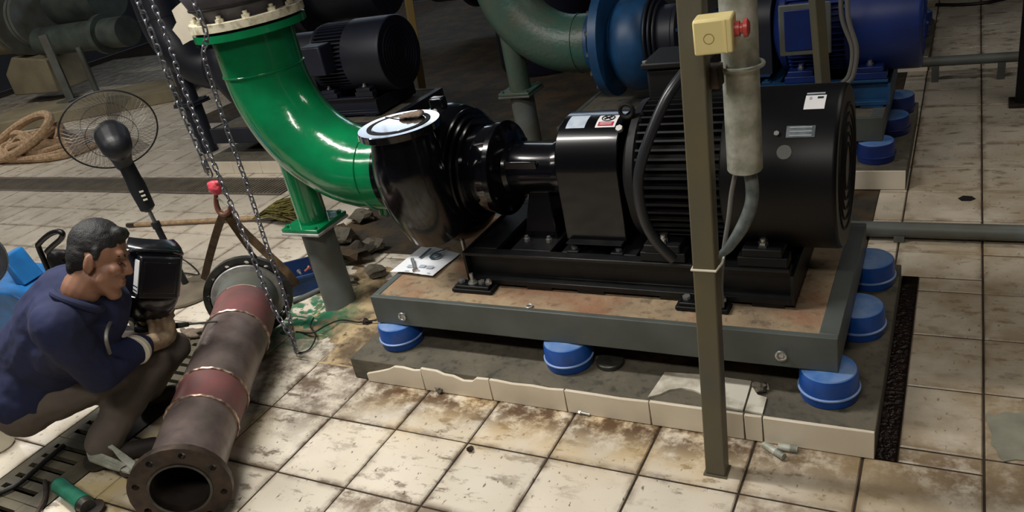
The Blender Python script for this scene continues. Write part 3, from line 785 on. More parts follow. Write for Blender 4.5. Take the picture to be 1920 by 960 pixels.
# first set: the new black pump
st = STY['A']
plinth(st); inertia_base(st); base_frame(st); pump(st); guard(st); motor(st); elbow(st)
for x, y, l in ((-.41,.385,'blue spring mount under the near right corner of the black pump base'), (-1.27,.385,'blue spring mount under the middle of the base front edge'),
                (-2.0,.39,'blue spring mount under the near left corner of the base, half hidden'), (-.37,.75,'blue spring mount in the middle of the base right side'),
                (-.365,1.08,'blue spring mount at the far right corner of the base')):
    isolator(x, y, l, st)
# second set
SH[0] = V((.12, 1.885, 0)); st = STY['B']
base_frame(st); pump(st); guard(st); motor(st); elbow(st, 1.6)
SH[0] = V((-.04, 1.885, 0)); plinth(st); inertia_base(st)
for x, y, l in ((-.41,.385,'blue mount nearest in front of the second grey base by the walkway'), (-.37,.75,'middle blue mount beside the second grey base'), (-.365,1.08,'rear blue mount beside the second grey base')): isolator(x, y, l, st)
SH[0] = V((-.03, 3.77, 0)); st = STY['C']
plinth(st); inertia_base(st); base_frame(st); motor(st)
for x, y, l in ((-.41,.385,'blue mount at the near corner of the farthest base'), (-.37,.75,'blue mount halfway along the farthest base'), (-.365,1.08,'rearmost blue mount of the farthest base')): isolator(x, y, l, st)
SH[0] = V((-3.1, 2.1, 0)); st = STY['L']
plinth(st); inertia_base(st); base_frame(st); pump(st); guard(st); motor(st); elbow(st, 1.9)
SH[0] = V((0, 0, 0))

# ================================================================== FOREGROUND POST, CONDUITS, SWITCH
pb = V((-.678, .072, 0)); pt = PY(1297, 0, .072); pd = (pt - pb) / (pt.z - pb.z)
ptop = pb + pd * CEIL
t = thing('steel_post', 'grey painted steel post standing in front of the black motor', 'post', pb)
c = [(-.029,-.024),(.029,-.024),(.029,.024),(-.029,.024)]
mb = MB(); mb.add([pb + V((x, y, .004)) for x, y in c] + [ptop + V((x, y, 0)) for x, y in c], [[3,2,1,0],[4,5,6,7],[0,1,5,4],[1,2,6,5],[2,3,7,6],[3,0,4,7]])
mb.build('tube', POST, t, bevel=.004)
MB().box((pb.x-.034, pb.y-.029, 0), (pb.x+.034, pb.y+.029, .005)).build('foot_plate', POST, t)
gy = .165
g0 = PY(1397, 318, gy); g1 = PY(1383, 0, gy); gd = (g1 - g0).normalized()
gtop = g0 + gd * ((CEIL - g0.z) / gd.z)
t = thing('conduit_pipe', 'mottled galvanised pipe hanging beside the grey post', 'pipe', g0)
MB().tube([g0, g0 + gd*.004, gtop], [.040, .0425, .0425], 40).build('pipe', GALV, t)
MB().cyl(g0 - gd*.002, g0 + gd*.002, .034, n=32).build('bore_shade_disc', PIT, t)  # dark disc painted as the shade inside the pipe end
rc = g0 + gd * .262
ra, rb_ = frame_from(gd)
MB().tube([rc + (ra*math.cos(a) + rb_*math.sin(a))*.051 for a in ring_ease(36)], .0055, 8, closed=True).build('clamp_ring', GALV, t)
MB().box((pb.x + pd.x*rc.z + .02, .08, rc.z-.03), (rc.x-.03, .13, rc.z+.02)).build('clamp_bracket', FLGR, t, bevel=.003)
# emergency stop box
bc = PY(1341, 62, .01)
t = thing('stop_switch_box', 'pale yellow plastic stop switch box with red button on the post', 'switch box', bc - V((0, 0, .04)))
rz = Matrix.Rotation(.10, 3, 'Z') @ Matrix.Rotation(.0, 3, 'X')
MB().cbox(bc, (.082, .060, .074), rz).build('box', YEL, t, bevel=.005)
MB().cbox(bc + rz @ V((.0,-.033,0)), (.080, .010, .072), rz).build('cover', YEL, t, bevel=.004)
MB().cbox(bc + rz @ V((.027,-.0385,.0)), (.003, .003, .068), rz).build('cover_edge', YEL, t)
MB().tube([bc + rz @ V((-.008 + .0105*math.cos(a), -.0385, -.002 + .0105*math.sin(a))) for a in ring_ease(24)], .0009, 6, closed=True).build('round_mark', M('yellow_shade', (168, 146, 84), rough=.6), t)
MB().lathe(bc + rz @ V((.041, 0, .004)), rz @ V((1,0,0)), [(0,.016),(.010,.016),(.010,.011),(.016,.011),(.018,.019),(.026,.019),(.030,.012)], 28).build('stop_button', REDP, t)
MB().cbox(bc + V((0,.036,-.01)), (.03,.03,.03)).build('mounting_block', BLKM, t)
# conduits
P = bez([PY(1290,128,.56), PY(1252,180,.50), PY(1216,262,.45), PY(1197,335,.425), PY(1204,400,.42), PY(1228,450,.43), PY(1262,486,.455)], 10)
t = tag(MB().tube(P, .0165, 20).build('motor_cable_loop', HOSE), 'thick black flexible cable looping down in front of the motor fins', 'cable')
P = bez([g0 + V((.006,0,.02)), PY(1410,345,gy), PY(1408,385,gy-.005), PY(1392,425,gy-.02), PY(1368,462,.125), PY(1351,482,.118), PY(1350,520,.115)], 10)
t = tag(MB().tube(P, [.0165]*31 + [.0165-.0004*k for k in range(30)], 18).build('flexible_conduit', HOSEG), 'grey flexible conduit bending from the galvanised pipe to the post', 'conduit')
P = bez([g0 + V((-.016,0,.02)), PY(1372,360,gy), PY(1366,410,gy-.02), PY(1357,470,.125), PY(1352,530,.12), PY(1354,575,.125)], 8)
t = tag(MB().tube(P, .006, 10).build('thin_cable', CABLE), 'thin grey cable running from the pipe end down the post', 'cable')
zt_ = PY(1335, 499, .072).z; zc_ = pb + pd * zt_
P = [zc_ + V(q) for q in ((-.031,-.026,0),(.031,-.026,0),(.038,.01,.004),(.034,.058,.006),(-.01,.062,.004),(-.031,.026,0))]
t = tag(MB().tube(P, .0035, 8, closed=True).build('cable_tie', CUFF), 'white cable tie wrapped around the post and conduit', 'cable tie')

p0 = V((PY(1538, 150, 1.95).x, 1.95, .0)); d0_ = (PY(1531, 0, 1.95) - PY(1543, 155, 1.95)).normalized(); q0 = PY(1543, 155, 1.95)
q0 = q0 - d0_ * (q0.z / d0_.z)
t = thing('steel_post', 'thin dull grey post in front of the blue motor in the second row', 'post', q0)
MB().tube([q0, q0 + d0_*4.4], .034, 4).build('tube', POST, t, bevel=.004)
MB().box((q0.x-.06, q0.y-.06, 0), (q0.x+.06, q0.y+.06, .008)).build('foot_plate', POST, t)
for k, (a1, a2, l) in enumerate(((1578, 1598, 'left of two grey cables hanging before the blue motor'), (1590, 1606, 'right of two grey cables hanging before the blue motor'))):
    P = bez([PY(a1, -60, 2.0), PY(a1, 30, 2.0), PY(a2, 90, 2.0), PY(a2-6, 140, 2.0), PY(a1-4, 158, 2.0)], 6)
    tag(MB().tube(P, .010, 10).build('hanging_cable', CABLE), l, 'cable', 'cables before the blue motor')

# ================================================================== SMALL THINGS ON THE BASE AND FLOOR
for x, l in ((-1.652, 'black bolted clamp plate near the paper sheet on the base slab'), (-.795, 'black bolted clamp plate behind the grey post on the base slab')):
    t = thing('clamp_plate', l, 'clamp', (x, .462, ZS1), 'clamps holding the base frame')
    MB().box((x-.085, .432, ZS1), (x+.085, .489, ZS1+.014)).build('rubber_pad', BLKM, t, bevel=.003)
    MB().box((x-.073, .438, ZS1+.014), (x+.073, .488, ZS1+.026)).build('steel_plate', BLKS, t, bevel=.003)
    for dx, s in ((-.055,.0), (-.008,.028), (.03,.0), (.06,.008)):
        hexbolt(MB(), (x+dx, .468, ZS1+.026), (0,0,1), .013, .010, s).build('bolt', ZINC, t)
    MB().lathe((x-.008, .468, ZS1+.026), (0,0,1), [(0,.008),(0,.019),(.003,.018),(.003,.008)], 24).build('washer', ZINC, t)
# paper sheet
zp = ZS1 + .004
BL, BR_, TR, TL = PZ(731, 510, zp), PZ(812, 520, zp), PZ(862, 474, zp), PZ(795, 458, zp)
vs = []; N = 12
for j in range(N+1):
    for i in range(N+1):
        u, v = i/N, j/N; p = BL.lerp(BR_, u).lerp(TL.lerp(TR, u), v)
        p.z += .010*math.sin(u*pi)*max(0, 1-v*2.2) + .004*math.sin(v*5)*u + (.008*max(0, u-.75)*4*max(0, .3-v)*3)
        vs.append(p)
paper = tag(MB().add(vs, [[j*(N+1)+i, j*(N+1)+i+1, (j+1)*(N+1)+i+1, (j+1)*(N+1)+i] for j in range(N) for i in range(N)]).build('paper_sheet', PAPER), 'white paper sheet marked 16 lying on the base below the pump', 'paper')
so = paper.modifiers.new('t', 'SOLIDIFY'); so.thickness = .0006
c = PZ(808, 477, zp + .006)
text_part('number_lettering', '16', .125, INK, paper, basis((1,.05,0), (.10,1,0), (0,0,1), c + V((0,0,.002))), .0006)
for px, py, w in ((770,499,.03), (792,499,.028), (806,501,.03), (763,508,.02), (803,512,.012)):
    c = PZ(px, py, zp + .0105)
    MB().box(c - V((w/2,.011 if w > .02 else .003,0)), c + V((w/2,.011 if w > .02 else .003,.0005))).build('faint_print', PRINT, paper)
a_, b_ = PZ(773, 486, zp+.012), PZ(779, 507, zp+.012); d = (b_-a_).normalized()
t = thing('hex_bolt', 'loose hex bolt lying on the white paper sheet', 'bolt', a_)
MB().cyl(a_, b_, .0075, n=14).build('shank', ZINC, t)
MB().tube([b_, b_ + d*.010], .014, 6).build('head', ZINC, t)
# rag on flange
c = PZ(772, 216, .965)
t = thing('rag', 'crumpled grey brown rag lying on the pump flange', 'rag', (c.x, c.y, .958))
blob('cloth', [('e', c, (.045,.022,.012)), ('e', c+V((.025,.008,.003)), (.022,.02,.012)), ('e', c+V((-.03,-.008,-.002)), (.025,.014,.009))], .004, RAG, t, 2, .012, .02)
MB().tube(bez([c+V((-.03,-.005,0)), c+V((-.08,.0,-.005)), c+V((-.13,.015,-.008))], 5), .0025, 6).build('loose_thread', RAG, t)
# steel disc under the slab
c = PZ(1145, 682, ZP)
tag(MB().lathe(c, (0,0,1), [(0,.030),(0,.046),(.003,.048),(.016,.048),(.019,.045),(.019,.03)], 32).build('steel_disc', FLG), 'flat dark steel disc on the plinth beside the middle blue mount', 'disc')
# loose studs and bits on the floor
for (x0, y0, x1, y1), l in (((1432,833,1470,857), 'rusty threaded stud lying diagonally by the plinth corner'), ((1459,837,1496,843), 'threaded stud lying flat against the plinth corner')):
    a_, b_ = PZ(x0, y0, .011), PZ(x1, y1, .011)
    t = thing('threaded_stud', l, 'stud', a_ - V((0,0,.011)), 'studs by the plinth corner')
    MB().tube([a_, a_.lerp(b_, .02), a_.lerp(b_, .98), b_], [.009,.011,.011,.009], 14).build('shank', GALV, t)
    for k in range(7): MB().lathe(a_.lerp(b_, .62 + .05*k), b_-a_, [(0,.0105),(.0007,.0122),(.0014,.0105)], 14).build('thread', LEGG, t)
a_ = PZ(884, 841, .0); t = tag(MB().tube([a_ + V((0,0,.002)), a_ + V((.004,-.02,.014))], .009, 6).build('loose_nut', FLGR), 'small dark nut on the tile joint in front of the plinth', 'nut')
a_, b_ = PZ(1089, 774, .007), PZ(1106, 778, .007)
t = thing('short_bolt', 'short pale bolt lying at the foot of the plinth tiles', 'bolt', a_ - V((0,0,.007)))
MB().cyl(a_, b_, .004, n=10).build('shank', ZINC, t); MB().tube([a_ - (b_-a_).normalized()*.007, a_], .0075, 6).build('head', ZINC, t)
def chunk(name, c, r, mat, label, cat, seed):
    random.seed(seed); mb = MB(); me = bmesh.new(); bmesh.ops.create_icosphere(me, subdivisions=2, radius=1)
    off = V((random.random()*9, random.random()*9, random.random()*9))
    vs = [V((v.co.x*r[0], v.co.y*r[1], v.co.z*r[2])) * (1 + .8*mnoise.noise(v.co*1.7 + off) + .3*mnoise.noise(v.co*4 + off)) for v in me.verts]
    zmin = min(v.z for v in vs); mb.add([V(c) + v - V((0,0,zmin)) for v in vs], [[v.index for v in f.verts] for f in me.faces]); me.free()
    return tag(mb.build(name, mat, sharp=.12), label, cat)
chunk('mortar_lump', PZ(826, 736, 0), (.018,.012,.012), CONC, 'dark lump at the foot of the broken plinth tile', 'lump', 3)
chunk('mortar_lump', PZ(1425, 732, ZP), (.022,.02,.014), CONC, 'dark cement lump on the broken plinth top tile', 'lump', 5)
chunk('mortar_lump', PZ(690, 611, 0), (.025,.018,.018), FLGR, 'dark stone near the left corner of the grey base', 'stone', 8)
for k, (px, py, r, l) in enumerate(((648,455,.09,'broken concrete chunk behind the grey pillar under the elbow'), (668,490,.10,'large broken concrete piece beside the base left end'), (700,470,.07,'dark concrete chunk under the pump inlet'),
        (680,415,.08,'brown rubble piece below the green elbow'), (640,440,.06,'small rubble piece by the grey pillar'), (706,520,.06,'muddy chunk against the base end'), (660,535,.05,'mortar crumb in front of the rubble'))):
    p = PZ(px, py, 0); chunk('concrete_chunk', p, (r, r*.7, r*.45), (CONC, DKBROWN, CONC)[k % 3], l, 'rubble', 20+k)
# mortar spread on the floor beside the plinth
random.seed(4); mb = MB(); NX, NY = 46, 34; x0, y0, x1, y1 = -2.86, .28, -2.06, 1.15
for j in range(NY+1):
    for i in range(NX+1):
        x, y = x0 + (x1-x0)*i/NX, y0 + (y1-y0)*j/NY
        e = min(1, 4.5*min(i/NX, j/NY, 1-j/NY, .4 + 1-i/NX))
        h = (.5 + .9*mnoise.noise(V((x*5, y*5, 2))) + .5*mnoise.noise(V((x*17, y*17, 5))))*.030*e - .004 - (.016 if y < .45 and x < -2.4 else 0)
        mb.add([(x, y, max(-.0045, h))], [])
mb.f = [[j*(NX+1)+i, j*(NX+1)+i+1, (j+1)*(NX+1)+i+1, (j+1)*(NX+1)+i] for j in range(NY) for i in range(NX)]
def mortar_mat():
    s = NB('mortar_with_paint', .9)
    b = s.mix(s.ss(s.noise(9, 8), .36, .62), lin((188, 166, 128)), lin((104, 88, 68)))
    b = s.mix(s.ss(s.noise(30, 5), .55, .7, 0, .8), b, lin((60, 50, 40)))
    g = s.math('MULTIPLY', s.ss(s.dist((-2.72, .60, 0)), .36, .10), s.ss(s.noise(11, 7), .40, .54))
    b = s.mix(g, b, lin((24, 100, 68)))
    s.bump(s.noise(45, 6), .7, .008)
    return s.done(b)
mb.build('mortar_spill', mortar_mat(), floor, kind='stuff')
# cement patch, and a flat dark patch painted as the shade of a drain hole
P = [PZ(x, y, .0012) for x, y in ((1848,776),(1866,779),(1885,772),(1905,775),(1935,770),(1935,866),(1905,862),(1882,866),(1872,856),(1868,842),(1858,832),(1860,812),(1852,796))]
MB().prism(P, (0,0,.0015)).build('cement_patch', M('cement_grey', (150, 148, 132), (122, 120, 106), rough=.9, scale=9), floor)
P = [PZ(x, y, .001) for x, y in ((1796,372),(1806,367),(1822,368),(1830,373),(1820,377),(1803,377))]
MB().prism(P, (0,0,.001)).build('hole_shade_patch', PIT, floor)
# wires lying by the mortar
t = tag(MB().tube(bez([PZ(555,622,.012), PZ(585,624,.025), PZ(612,610,.03), PZ(640,600,.03), PZ(672,604,.03), PZ(706,600,.035)], 6), .004, 8).build('loose_wire', CABLEB), 'thin dark wire trailing across the green stained mortar', 'wire')
t = tag(MB().tube(bez([PZ(560,662,.006), PZ(580,655,.006), PZ(592,630,.02), PZ(582,612,.02), PZ(588,596,.03)], 6), .0035, 8).build('loose_wire', CABLEB), 'short bent dark wire near the right end of the chain', 'wire')
# pipes across the walkway
y = 1.605
t = thing('floor_pipe', 'grey painted pipe crossing the walkway beside the black motor', 'pipe', (.4, y, 0))
MB().cyl((-.75, y, .046), (2.5, y, .046), .032, n=28).build('pipe', LEGG, t)
for x in (-.30, 1.2): MB().box((x-.02, y-.03, 0), (x+.02, y+.03, .03)).build('saddle', LEGG, t)
y = 3.78
t = thing('floor_pipe', 'second grey pipe crossing the walkway farther back', 'pipe', (.0, y, 0))
MB().cyl(PY(1640,122,y), PY(1912,106,y), .030, n=24).build('pipe', LEGG, t)
for x in (-.25, .1): MB().box((x-.02, y-.03, 0), (x+.02, y+.03, .10)).build('saddle', LEGG, t)
p = PZ(1915, 196, 0)
t = thing('dark_post', 'dark steel post at the upper right edge of the walkway', 'post', p)
MB().box((p.x-.03, p.y-.03, 0), (p.x+.07, p.y+.05, 1.6)).build('column', BLKM, t, bevel=.005)
MB().box((p.x-.06, p.y-.06, 0), (p.x+.10, p.y+.08, .02)).build('base_plate', FLGR, t, bevel=.003)
t = tag(MB().tube(bez([PZ(1755,9,.012), PZ(1800,9,.012), PZ(1850,5,.012), PZ(1900,-6,.012)], 6), .014, 8).build('floor_hose', CABLEB), 'black hose lying across the far end of the walkway', 'hose')

# ================================================================== EXPANSION JOINT ABOVE THE GREEN ELBOW
xv = -2.62
t = thing('expansion_joint', 'dark rubber expansion joint with dirty white flange above the green elbow', 'pipe joint', (xv, AX, 1.335))
MB().lathe((xv, AX, 1.3235), (0,0,1), [(0,.15),(0,.212),(.010,.212),(.010,.15)], 48, closed=True).build('gasket', BLKM, t)
MB().disc_holes((xv, AX, 1.334), (0,0,1), .228, .15, .030, 12, .011, .198).build('lower_flange', FLGW, t)
MB().lathe((xv, AX, 1.364), (0,0,1), [(0,.15),(0,.178),(.02,.182),(.05,.205),(.10,.225),(.16,.225),(.21,.2),(.24,.18),(.27,.178)], 56).build('rubber_body', RUBBER, t)
MB().tube([V((xv + .206*math.cos(a), AX + .206*math.sin(a), 1.415)) for a in ring_ease(48)], .006, 6, closed=True).build('wire_band', BLKM, t)
MB().disc_holes((xv, AX, 1.634), (0,0,1), .228, .15, .030, 12, .011, .198).build('upper_flange', FLGW, t)
for k in range(12):
    a = 2*pi*(k+.5)/12; p = V((xv + .198*math.cos(a), AX + .198*math.sin(a), 1.364))
    b = hexbolt(MB(), p, (0,0,1), .017, .014, .012).build('flange_bolt', FLGW, t)
t = thing('riser_pipe', 'grey riser pipe continuing up from the rubber joint', 'pipe', (xv, AX, 1.664))
MB().cyl((xv, AX, 1.664), (xv, AX, CEIL), .16, n=40).build('pipe', DARKP, t)
P = [PY(x, y, 1.05) for x, y in ((345,0),(351,-8),(372,-10),(374,30),(372,72),(357,76),(343,84),(338,74),(323,56),(328,47),(331,42),(322,20),(330,12))]
t = tag(MB().prism(P, (.004,.012,.003)).build('torn_card', CARD), 'torn beige card sheet hanging left of the dirty white flange', 'card')
t['label'] = 'torn beige card sheet hanging left of the dirty white flange'

# ================================================================== PIPE SPOOL BEING WELDED
NF = PZ(338, 917, .157); FF = PZ(466, 557, .197)
mid = [(358,852,.160),(378,795,.165),(399,742,.175),(420,688,.185),(440,640,.192),(455,600,.196)]
pts = [NF] + [PZ(*q) for q in mid] + [FF]
path = bez(pts, 6); n = len(path)
t = thing('pipe_spool', 'bare steel flanged pipe spool with red primer bands lying beside the worker', 'pipe', ((NF.x+FF.x)/2, (NF.y+FF.y)/2, 0))
rad = [.119 + .010*i/(n-1) for i in range(n)]
def seg(i0, i1, name, mat, par, grow=0.0, taper=True): return MB().tube(path[i0:i1+1], [r + grow for r in rad[i0:i1+1]], 48, caps=False).build(name, mat, par, sharp=1.2)
d0 = (path[0] - path[2]).normalized(); d1 = (path[-1] - path[-3]).normalized()
iw2, iw1, iw0 = 12, 18, 31
seg(0, iw2, 'near_pipe_section', MILL, t); seg(iw2, iw1, 'middle_ring_section', PRIMER, t, .001); seg(iw1, iw0, 'bend_section', MILL, t)
seg(iw0, n-5, 'red_ring_section', PRIMER, t, .001); seg(n-5, n-1, 'flange_neck', LEGG, t, .002)
# pipe bore
MB().tube([p for p in path[:12]], .092, 40, caps=False).build('bore', M('bore_rust', (44, 36, 30), (30, 26, 24), rough=.8, scale=20), t)
for i in (iw2, iw1, iw0):
    a, b = frame_from(path[i+1] - path[i-1]); r = rad[i] + .002
    P = [path[i] + (a*math.cos(u) + b*math.sin(u)) * (r + .0015*math.sin(u*23)) for u in ring_ease(72)]
    MB().tube(P, .0058, 6, closed=True).build('weld_bead', WELD, t)
f = MB().disc_holes(NF + d0*.002, -d0, .157, .090, .026, 8, .0115, .130).build('near_flange', FLGR, t)
MB().lathe(NF + d0*.001, d0, [(0,.090),(0,.098),(.004,.098),(.004,.090)], 48, closed=True).build('raised_face', FLG, f)
g = MB().disc_holes(FF, d1, .193, .10, .026, 12, .0125, .165).build('far_flange', FLG, t)
MB().lathe(FF - d1*.004, d1, [(-.004,.130),(-.004,.156),(.004,.160),(.004,.130)], 56, closed=True).build('ground_ring', RINGW, g)
MB().lathe(FF - d1*.0025, d1, [(0,.161),(0,.166),(.002,.166),(.002,.161)], 56, closed=True).build('scribed_groove', BLKM, g)

# ================================================================== HOIST: CHAINS, HOOK, SLING
def link_mesh():
    mb = MB(); L, W, r = .0125, .0085, .0030; P = []
    for k in range(8): a = -pi/2 + pi*k/7; P.append(V((W*math.sin(a)*0 + W*math.cos(a)*0, 0, 0)))
    P = [V((W*math.cos(a), 0, L*.62 + W*math.sin(a))) for a in [pi*k/7 for k in range(8)]] + [V((W*math.cos(a), 0, -L*.62 + W*math.sin(a))) for a in [pi + pi*k/7 for k in range(8)]]
    mb.tube(P, r, 7, closed=True); return mb.mesh('chain_link', CHAIN, V((0,0,0)))
LINK = link_mesh(); PITCH = .0255
def chain(label, P, scale=1.0, twist=0.4, group='hoist chains'):
    P = bez(P, 20); t = thing('hoist_chain', label, 'chain', P[-1], group)
    # resample by arc length
    acc = [0]
    for a, b in zip(P, P[1:]): acc.append(acc[-1] + (b-a).length)
    pitch = PITCH*scale; k = 0; i = 0
    while k*pitch < acc[-1]:
        sdist = k*pitch
        while acc[i+1] < sdist: i += 1
        f = (sdist-acc[i]) / max(1e-9, acc[i+1]-acc[i]); p = P[i].lerp(P[i+1], f); d = (P[i+1]-P[i]).normalized()
        a, b = frame_from(d, (.85, .5, 0)); ang = twist + (pi/2 if k % 2 else 0)
        u = a*math.cos(ang) + b*math.sin(ang); w = d.cross(u)
        m = basis(u*scale, w*scale, d*scale, p - ORG[t])
        o = bpy.data.objects.new('chain_link', LINK); COL.objects.link(o); o.parent = t; o.matrix_local = m
        k += 1
    return t
hy = .42
HB = V((-2.86, .38, 2.75))
hk = PY(404, 352, hy)
chain('bright load chain of the hoist ending at the red hook', [HB + V((-.03,0,-.10)), PY(247, -26, hy-.02), PY(330, 180, hy-.01), PY(398, 336, hy)], 1.25, .3)
chain('slack hoist chain passing right of the hook down across the flange', [HB + V((.03,-.03,-.10)), PY(274, -22, .36), PY(345, 165, .36), PY(408, 325, .36), PY(447, 415, .34), PY(478, 492, .30), PY(512, 575, .27), PY(545, 632, .25), PZ(556, 660, .01)], 1.0, .8)
chain('hand chain hanging nearest the green elbow down to the floor', [HB + V((.08,-.05,-.10)), PY(352, -20, .33), PY(384, 110, .33), PY(425, 240, .33), PY(466, 355, .33), PY(500, 460, .33), PY(530, 545, .31), PY(548, 620, .29), PZ(553, 655, .012)], 1.0, .5)
t = thing('hoist_hook', 'small red hoist hook holding the brown sling above the flange', 'hook', hk - V((0,0,.14)))
blob('hook_block', [('e', hk, (.033,.024,.032)), ('c', hk+V((-.028,0,.016)), .011, hk+V((.026,0,.022)), .011), ('c', hk+V((-.034,0,-.012)), .009, hk+V((.016,0,-.004)), .010)], .003, HOOKR, t, 3, .006, .02)
hp = [PY(x, y, hy) for x, y in ((405,362),(405,375),(407,388),(413,399),(422,402),(430,396),(431,386))]
MB().tube(bez(hp, 6), [.008 + .004*math.sin(pi*i/36) for i in range(37)], 14).build('hook_shank', HOOKB, t)
MB().tube([hp[-1] + V((0,-.004,0)), PY(409, 371, hy) + V((0,-.004,0))], .0035, 8).build('safety_latch', GALV, t)
# sling
t = thing('webbing_sling', 'brown webbing sling looped from the red hook to the flange edges', 'sling', FF + V((0,0,.2)))
def ribbon(P, w, name):
    P = bez(P, 8); vs = []; n = len(P)
    for i, p in enumerate(P):
        d = (P[min(i+1, n-1)] - P[max(i-1, 0)]).normalized(); s = d.cross(V((-.55, .75, -.35))).normalized()
        vs += [p - s*w/2, p + s*w/2]
    o = MB().add(vs, [[2*i, 2*i+1, 2*i+3, 2*i+2] for i in range(n-1)]).build(name, STRAP, t)
    so = o.modifiers.new('t', 'SOLIDIFY'); so.thickness = .006; so.offset = 0
    return o
ribbon([PY(420,398,hy-.002), PY(408,430,.44), PY(394,478,.46), PY(385,515,.475), PZ(383,524,.24)], .034, 'left_strap')
ribbon([PY(422,396,hy+.008), PY(455,432,.45), PY(500,475,.47), PY(540,512,.48), PY(556,536,.49)], .034, 'right_strap')
ribbon([PY(424,408,hy+.016), PY(438,428,.45), PY(462,462,.47), PY(480,484,.50)], .016, 'rear_strap')

# ================================================================== DRAIN GRATES
x0, x1 = HOLES[0][0] + .004, HOLES[0][2] - .004; sl0, sl1 = -3.172, -2.965; pitch = .0558
def iron_grate(ya, n, label):
    L = n*pitch + .035
    t = thing('drain_grate', label, 'grate', ((x0+x1)/2, ya, -.02), 'iron grates beside the worker')
    yb = ya + L
    MB().box((x0, ya, -.022), (sl0, yb, -.001)).build('side_rail', GRATE, t, bevel=.002)
    MB().box((sl1, ya, -.022), (x1, yb, -.001)).build('side_rail', GRATE, t, bevel=.002)
    b0 = None
    for k in range(n+1):
        y = ya + .0 + k*pitch + (0 if k else 0)
        w = .035 if k not in (0, n) else .035
        if b0 is None: b0 = MB().box((sl0, y, -.022), (sl1, y+w, -.001)).build('bar', GRATE, t, bevel=.002)
        else: part_copy(b0, t, Matrix.Translation((0, k*pitch, 0)))
    return yb
names = ['iron drain grate at the lower left corner of the photo', 'iron drain grate below the worker feet', 'iron drain grate under the worker front foot', 'iron drain grate between worker and pipe spool', 'iron drain grate beside the middle of the pipe spool', 'iron drain grate nearest the far pipe flange']
y = -1.33
for k in range(6):
    y = iron_grate(y, 5, names[k]) + .002
    if y > .56: break
a, b_, c, d = HOLES[1]; k = 0; xx = c - .004
pos = ['nearest the grey pillar', 'behind the hanging chains', 'behind the pedestal fan pole', 'below the coiled rope', 'at the far left edge']
while xx - .88 > a:
    t = thing('slot_grate', 'long grey slotted drain grate ' + pos[min(k, 4)], 'grate', (xx-.44, (b_+d)/2, -.02), 'slotted grates of the back drain')
    MB().box((xx-.88, b_+.003, -.025), (xx, b_+.03, -.001)).build('frame_bar', GRATEB, t); MB().box((xx-.88, d-.03, -.025), (xx, d-.003, -.001)).build('frame_bar', GRATEB, t)
    b0 = None
    for q in range(26):
        X = xx - .018 - q*.034
        if b0 is None: b0 = MB().box((X-.0075, b_+.03, -.025), (X+.0075, d-.03, -.001)).build('bar', GRATEB, t)
        else: part_copy(b0, t, Matrix.Translation((-q*.034, 0, 0)))
    xx -= .884; k += 1

# ================================================================== PEDESTAL FAN
fx, fy = -3.63, .70
t = thing('pedestal_fan', 'black pedestal fan with round wire guard standing behind the worker', 'fan', (fx, fy, 0))
MB().lathe((fx, fy, 0), (0,0,1), [(0,.16),(.008,.175),(.02,.172),(.028,.10),(.05,.035),(.06,.022)], 48).build('base', M('dusty_fan_base', (104, 94, 78), (84, 76, 64), rough=.8, scale=10), t)
hd = PY(213, 262, fy - .02); lean = V((hd.x - fx, hd.y - fy, 0))
def pole(z): return V((fx, fy, 0)) + lean * min(1, z/hd.z) + V((0, 0, z))
MB().tube([pole(.05), pole(.40)], .017, 20).build('outer_tube', FANB, t)
MB().tube([pole(.40), pole(.55)], .010, 16).build('inner_tube', STEEL, t)
MB().tube([pole(.39), pole(.42)], .022, 20).build('height_collar', FANB, t)
cb = [(.485,.020),(.50,.040),(.62,.046),(.66,.042),(.80,.038),(.84,.036)]
MB().tube([pole(z) for z, r in cb], [r for z, r in cb], 24, sx=.75).build('control_box', FANB, t)
vd = (CC - pole(.58)); vd.z = 0; vd = vd.normalized(); vr = vd.cross(V((0,0,1)))
for k in range(3):
    c = pole(.555 + .022*k) + vd*.040 - vr*.008
    MB().cbox(c, (.020, .006, .008), Matrix((-vr, vd, V((0,0,1)))).transposed()).build('speed_button', CUFF, t)
fa = V((hd.x - CC.x, hd.y - CC.y, 0)).normalized(); fa = (fa*.92 + V((0,0,.40))).normalized()   # blowing away and up
blob('motor_head', [('c', hd - fa*.05, .074, hd + fa*.03, .082), ('c', hd - fa*.02 + V((0,0,-.02)), .066, hd + V((0,0,-.12)), .044)], .006, FANB, t, 4)
gc = hd + fa*.085; Rg = .222
ga, gb = frame_from(fa)
MB().tube([gc + (ga*math.cos(u) + gb*math.sin(u))*Rg for u in ring_ease(64)], .0042, 8, closed=True).build('guard_rim', FANB, t)
mb = MB()
for k in range(60):
    u = 2*pi*k/60; e = ga*math.cos(u) + gb*math.sin(u); sw = ga*math.cos(u+.35) + gb*math.sin(u+.35)
    mb.tube([gc - fa*.06 + sw*.05, gc - fa*.055 + (sw*.6 + e*.4)*.11, gc - fa*.04 + e*.175, gc + e*Rg], .0009, 4)
    mb.tube([gc + fa*.06 + sw*.05, gc + fa*.055 + (sw*.6 + e*.4)*.11, gc + fa*.04 + e*.175, gc + e*Rg], .0009, 4)
o = mb.build('guard_wires', M('guard_wire', (110, 108, 104), rough=.4, metal=.5), t); o['kind'] = 'stuff'
for r, z in ((.12, -.055), (.12, .055)): MB().tube([gc + fa*z + (ga*math.cos(u) + gb*math.sin(u))*r for u in ring_ease(40)], .0014, 6, closed=True).build('guard_ring', FANB, t)
MB().lathe(gc - fa*.01, fa, [(0,.02),(0,.034),(.03,.034),(.045,.02)], 28).build('blade_hub', FANB, t)
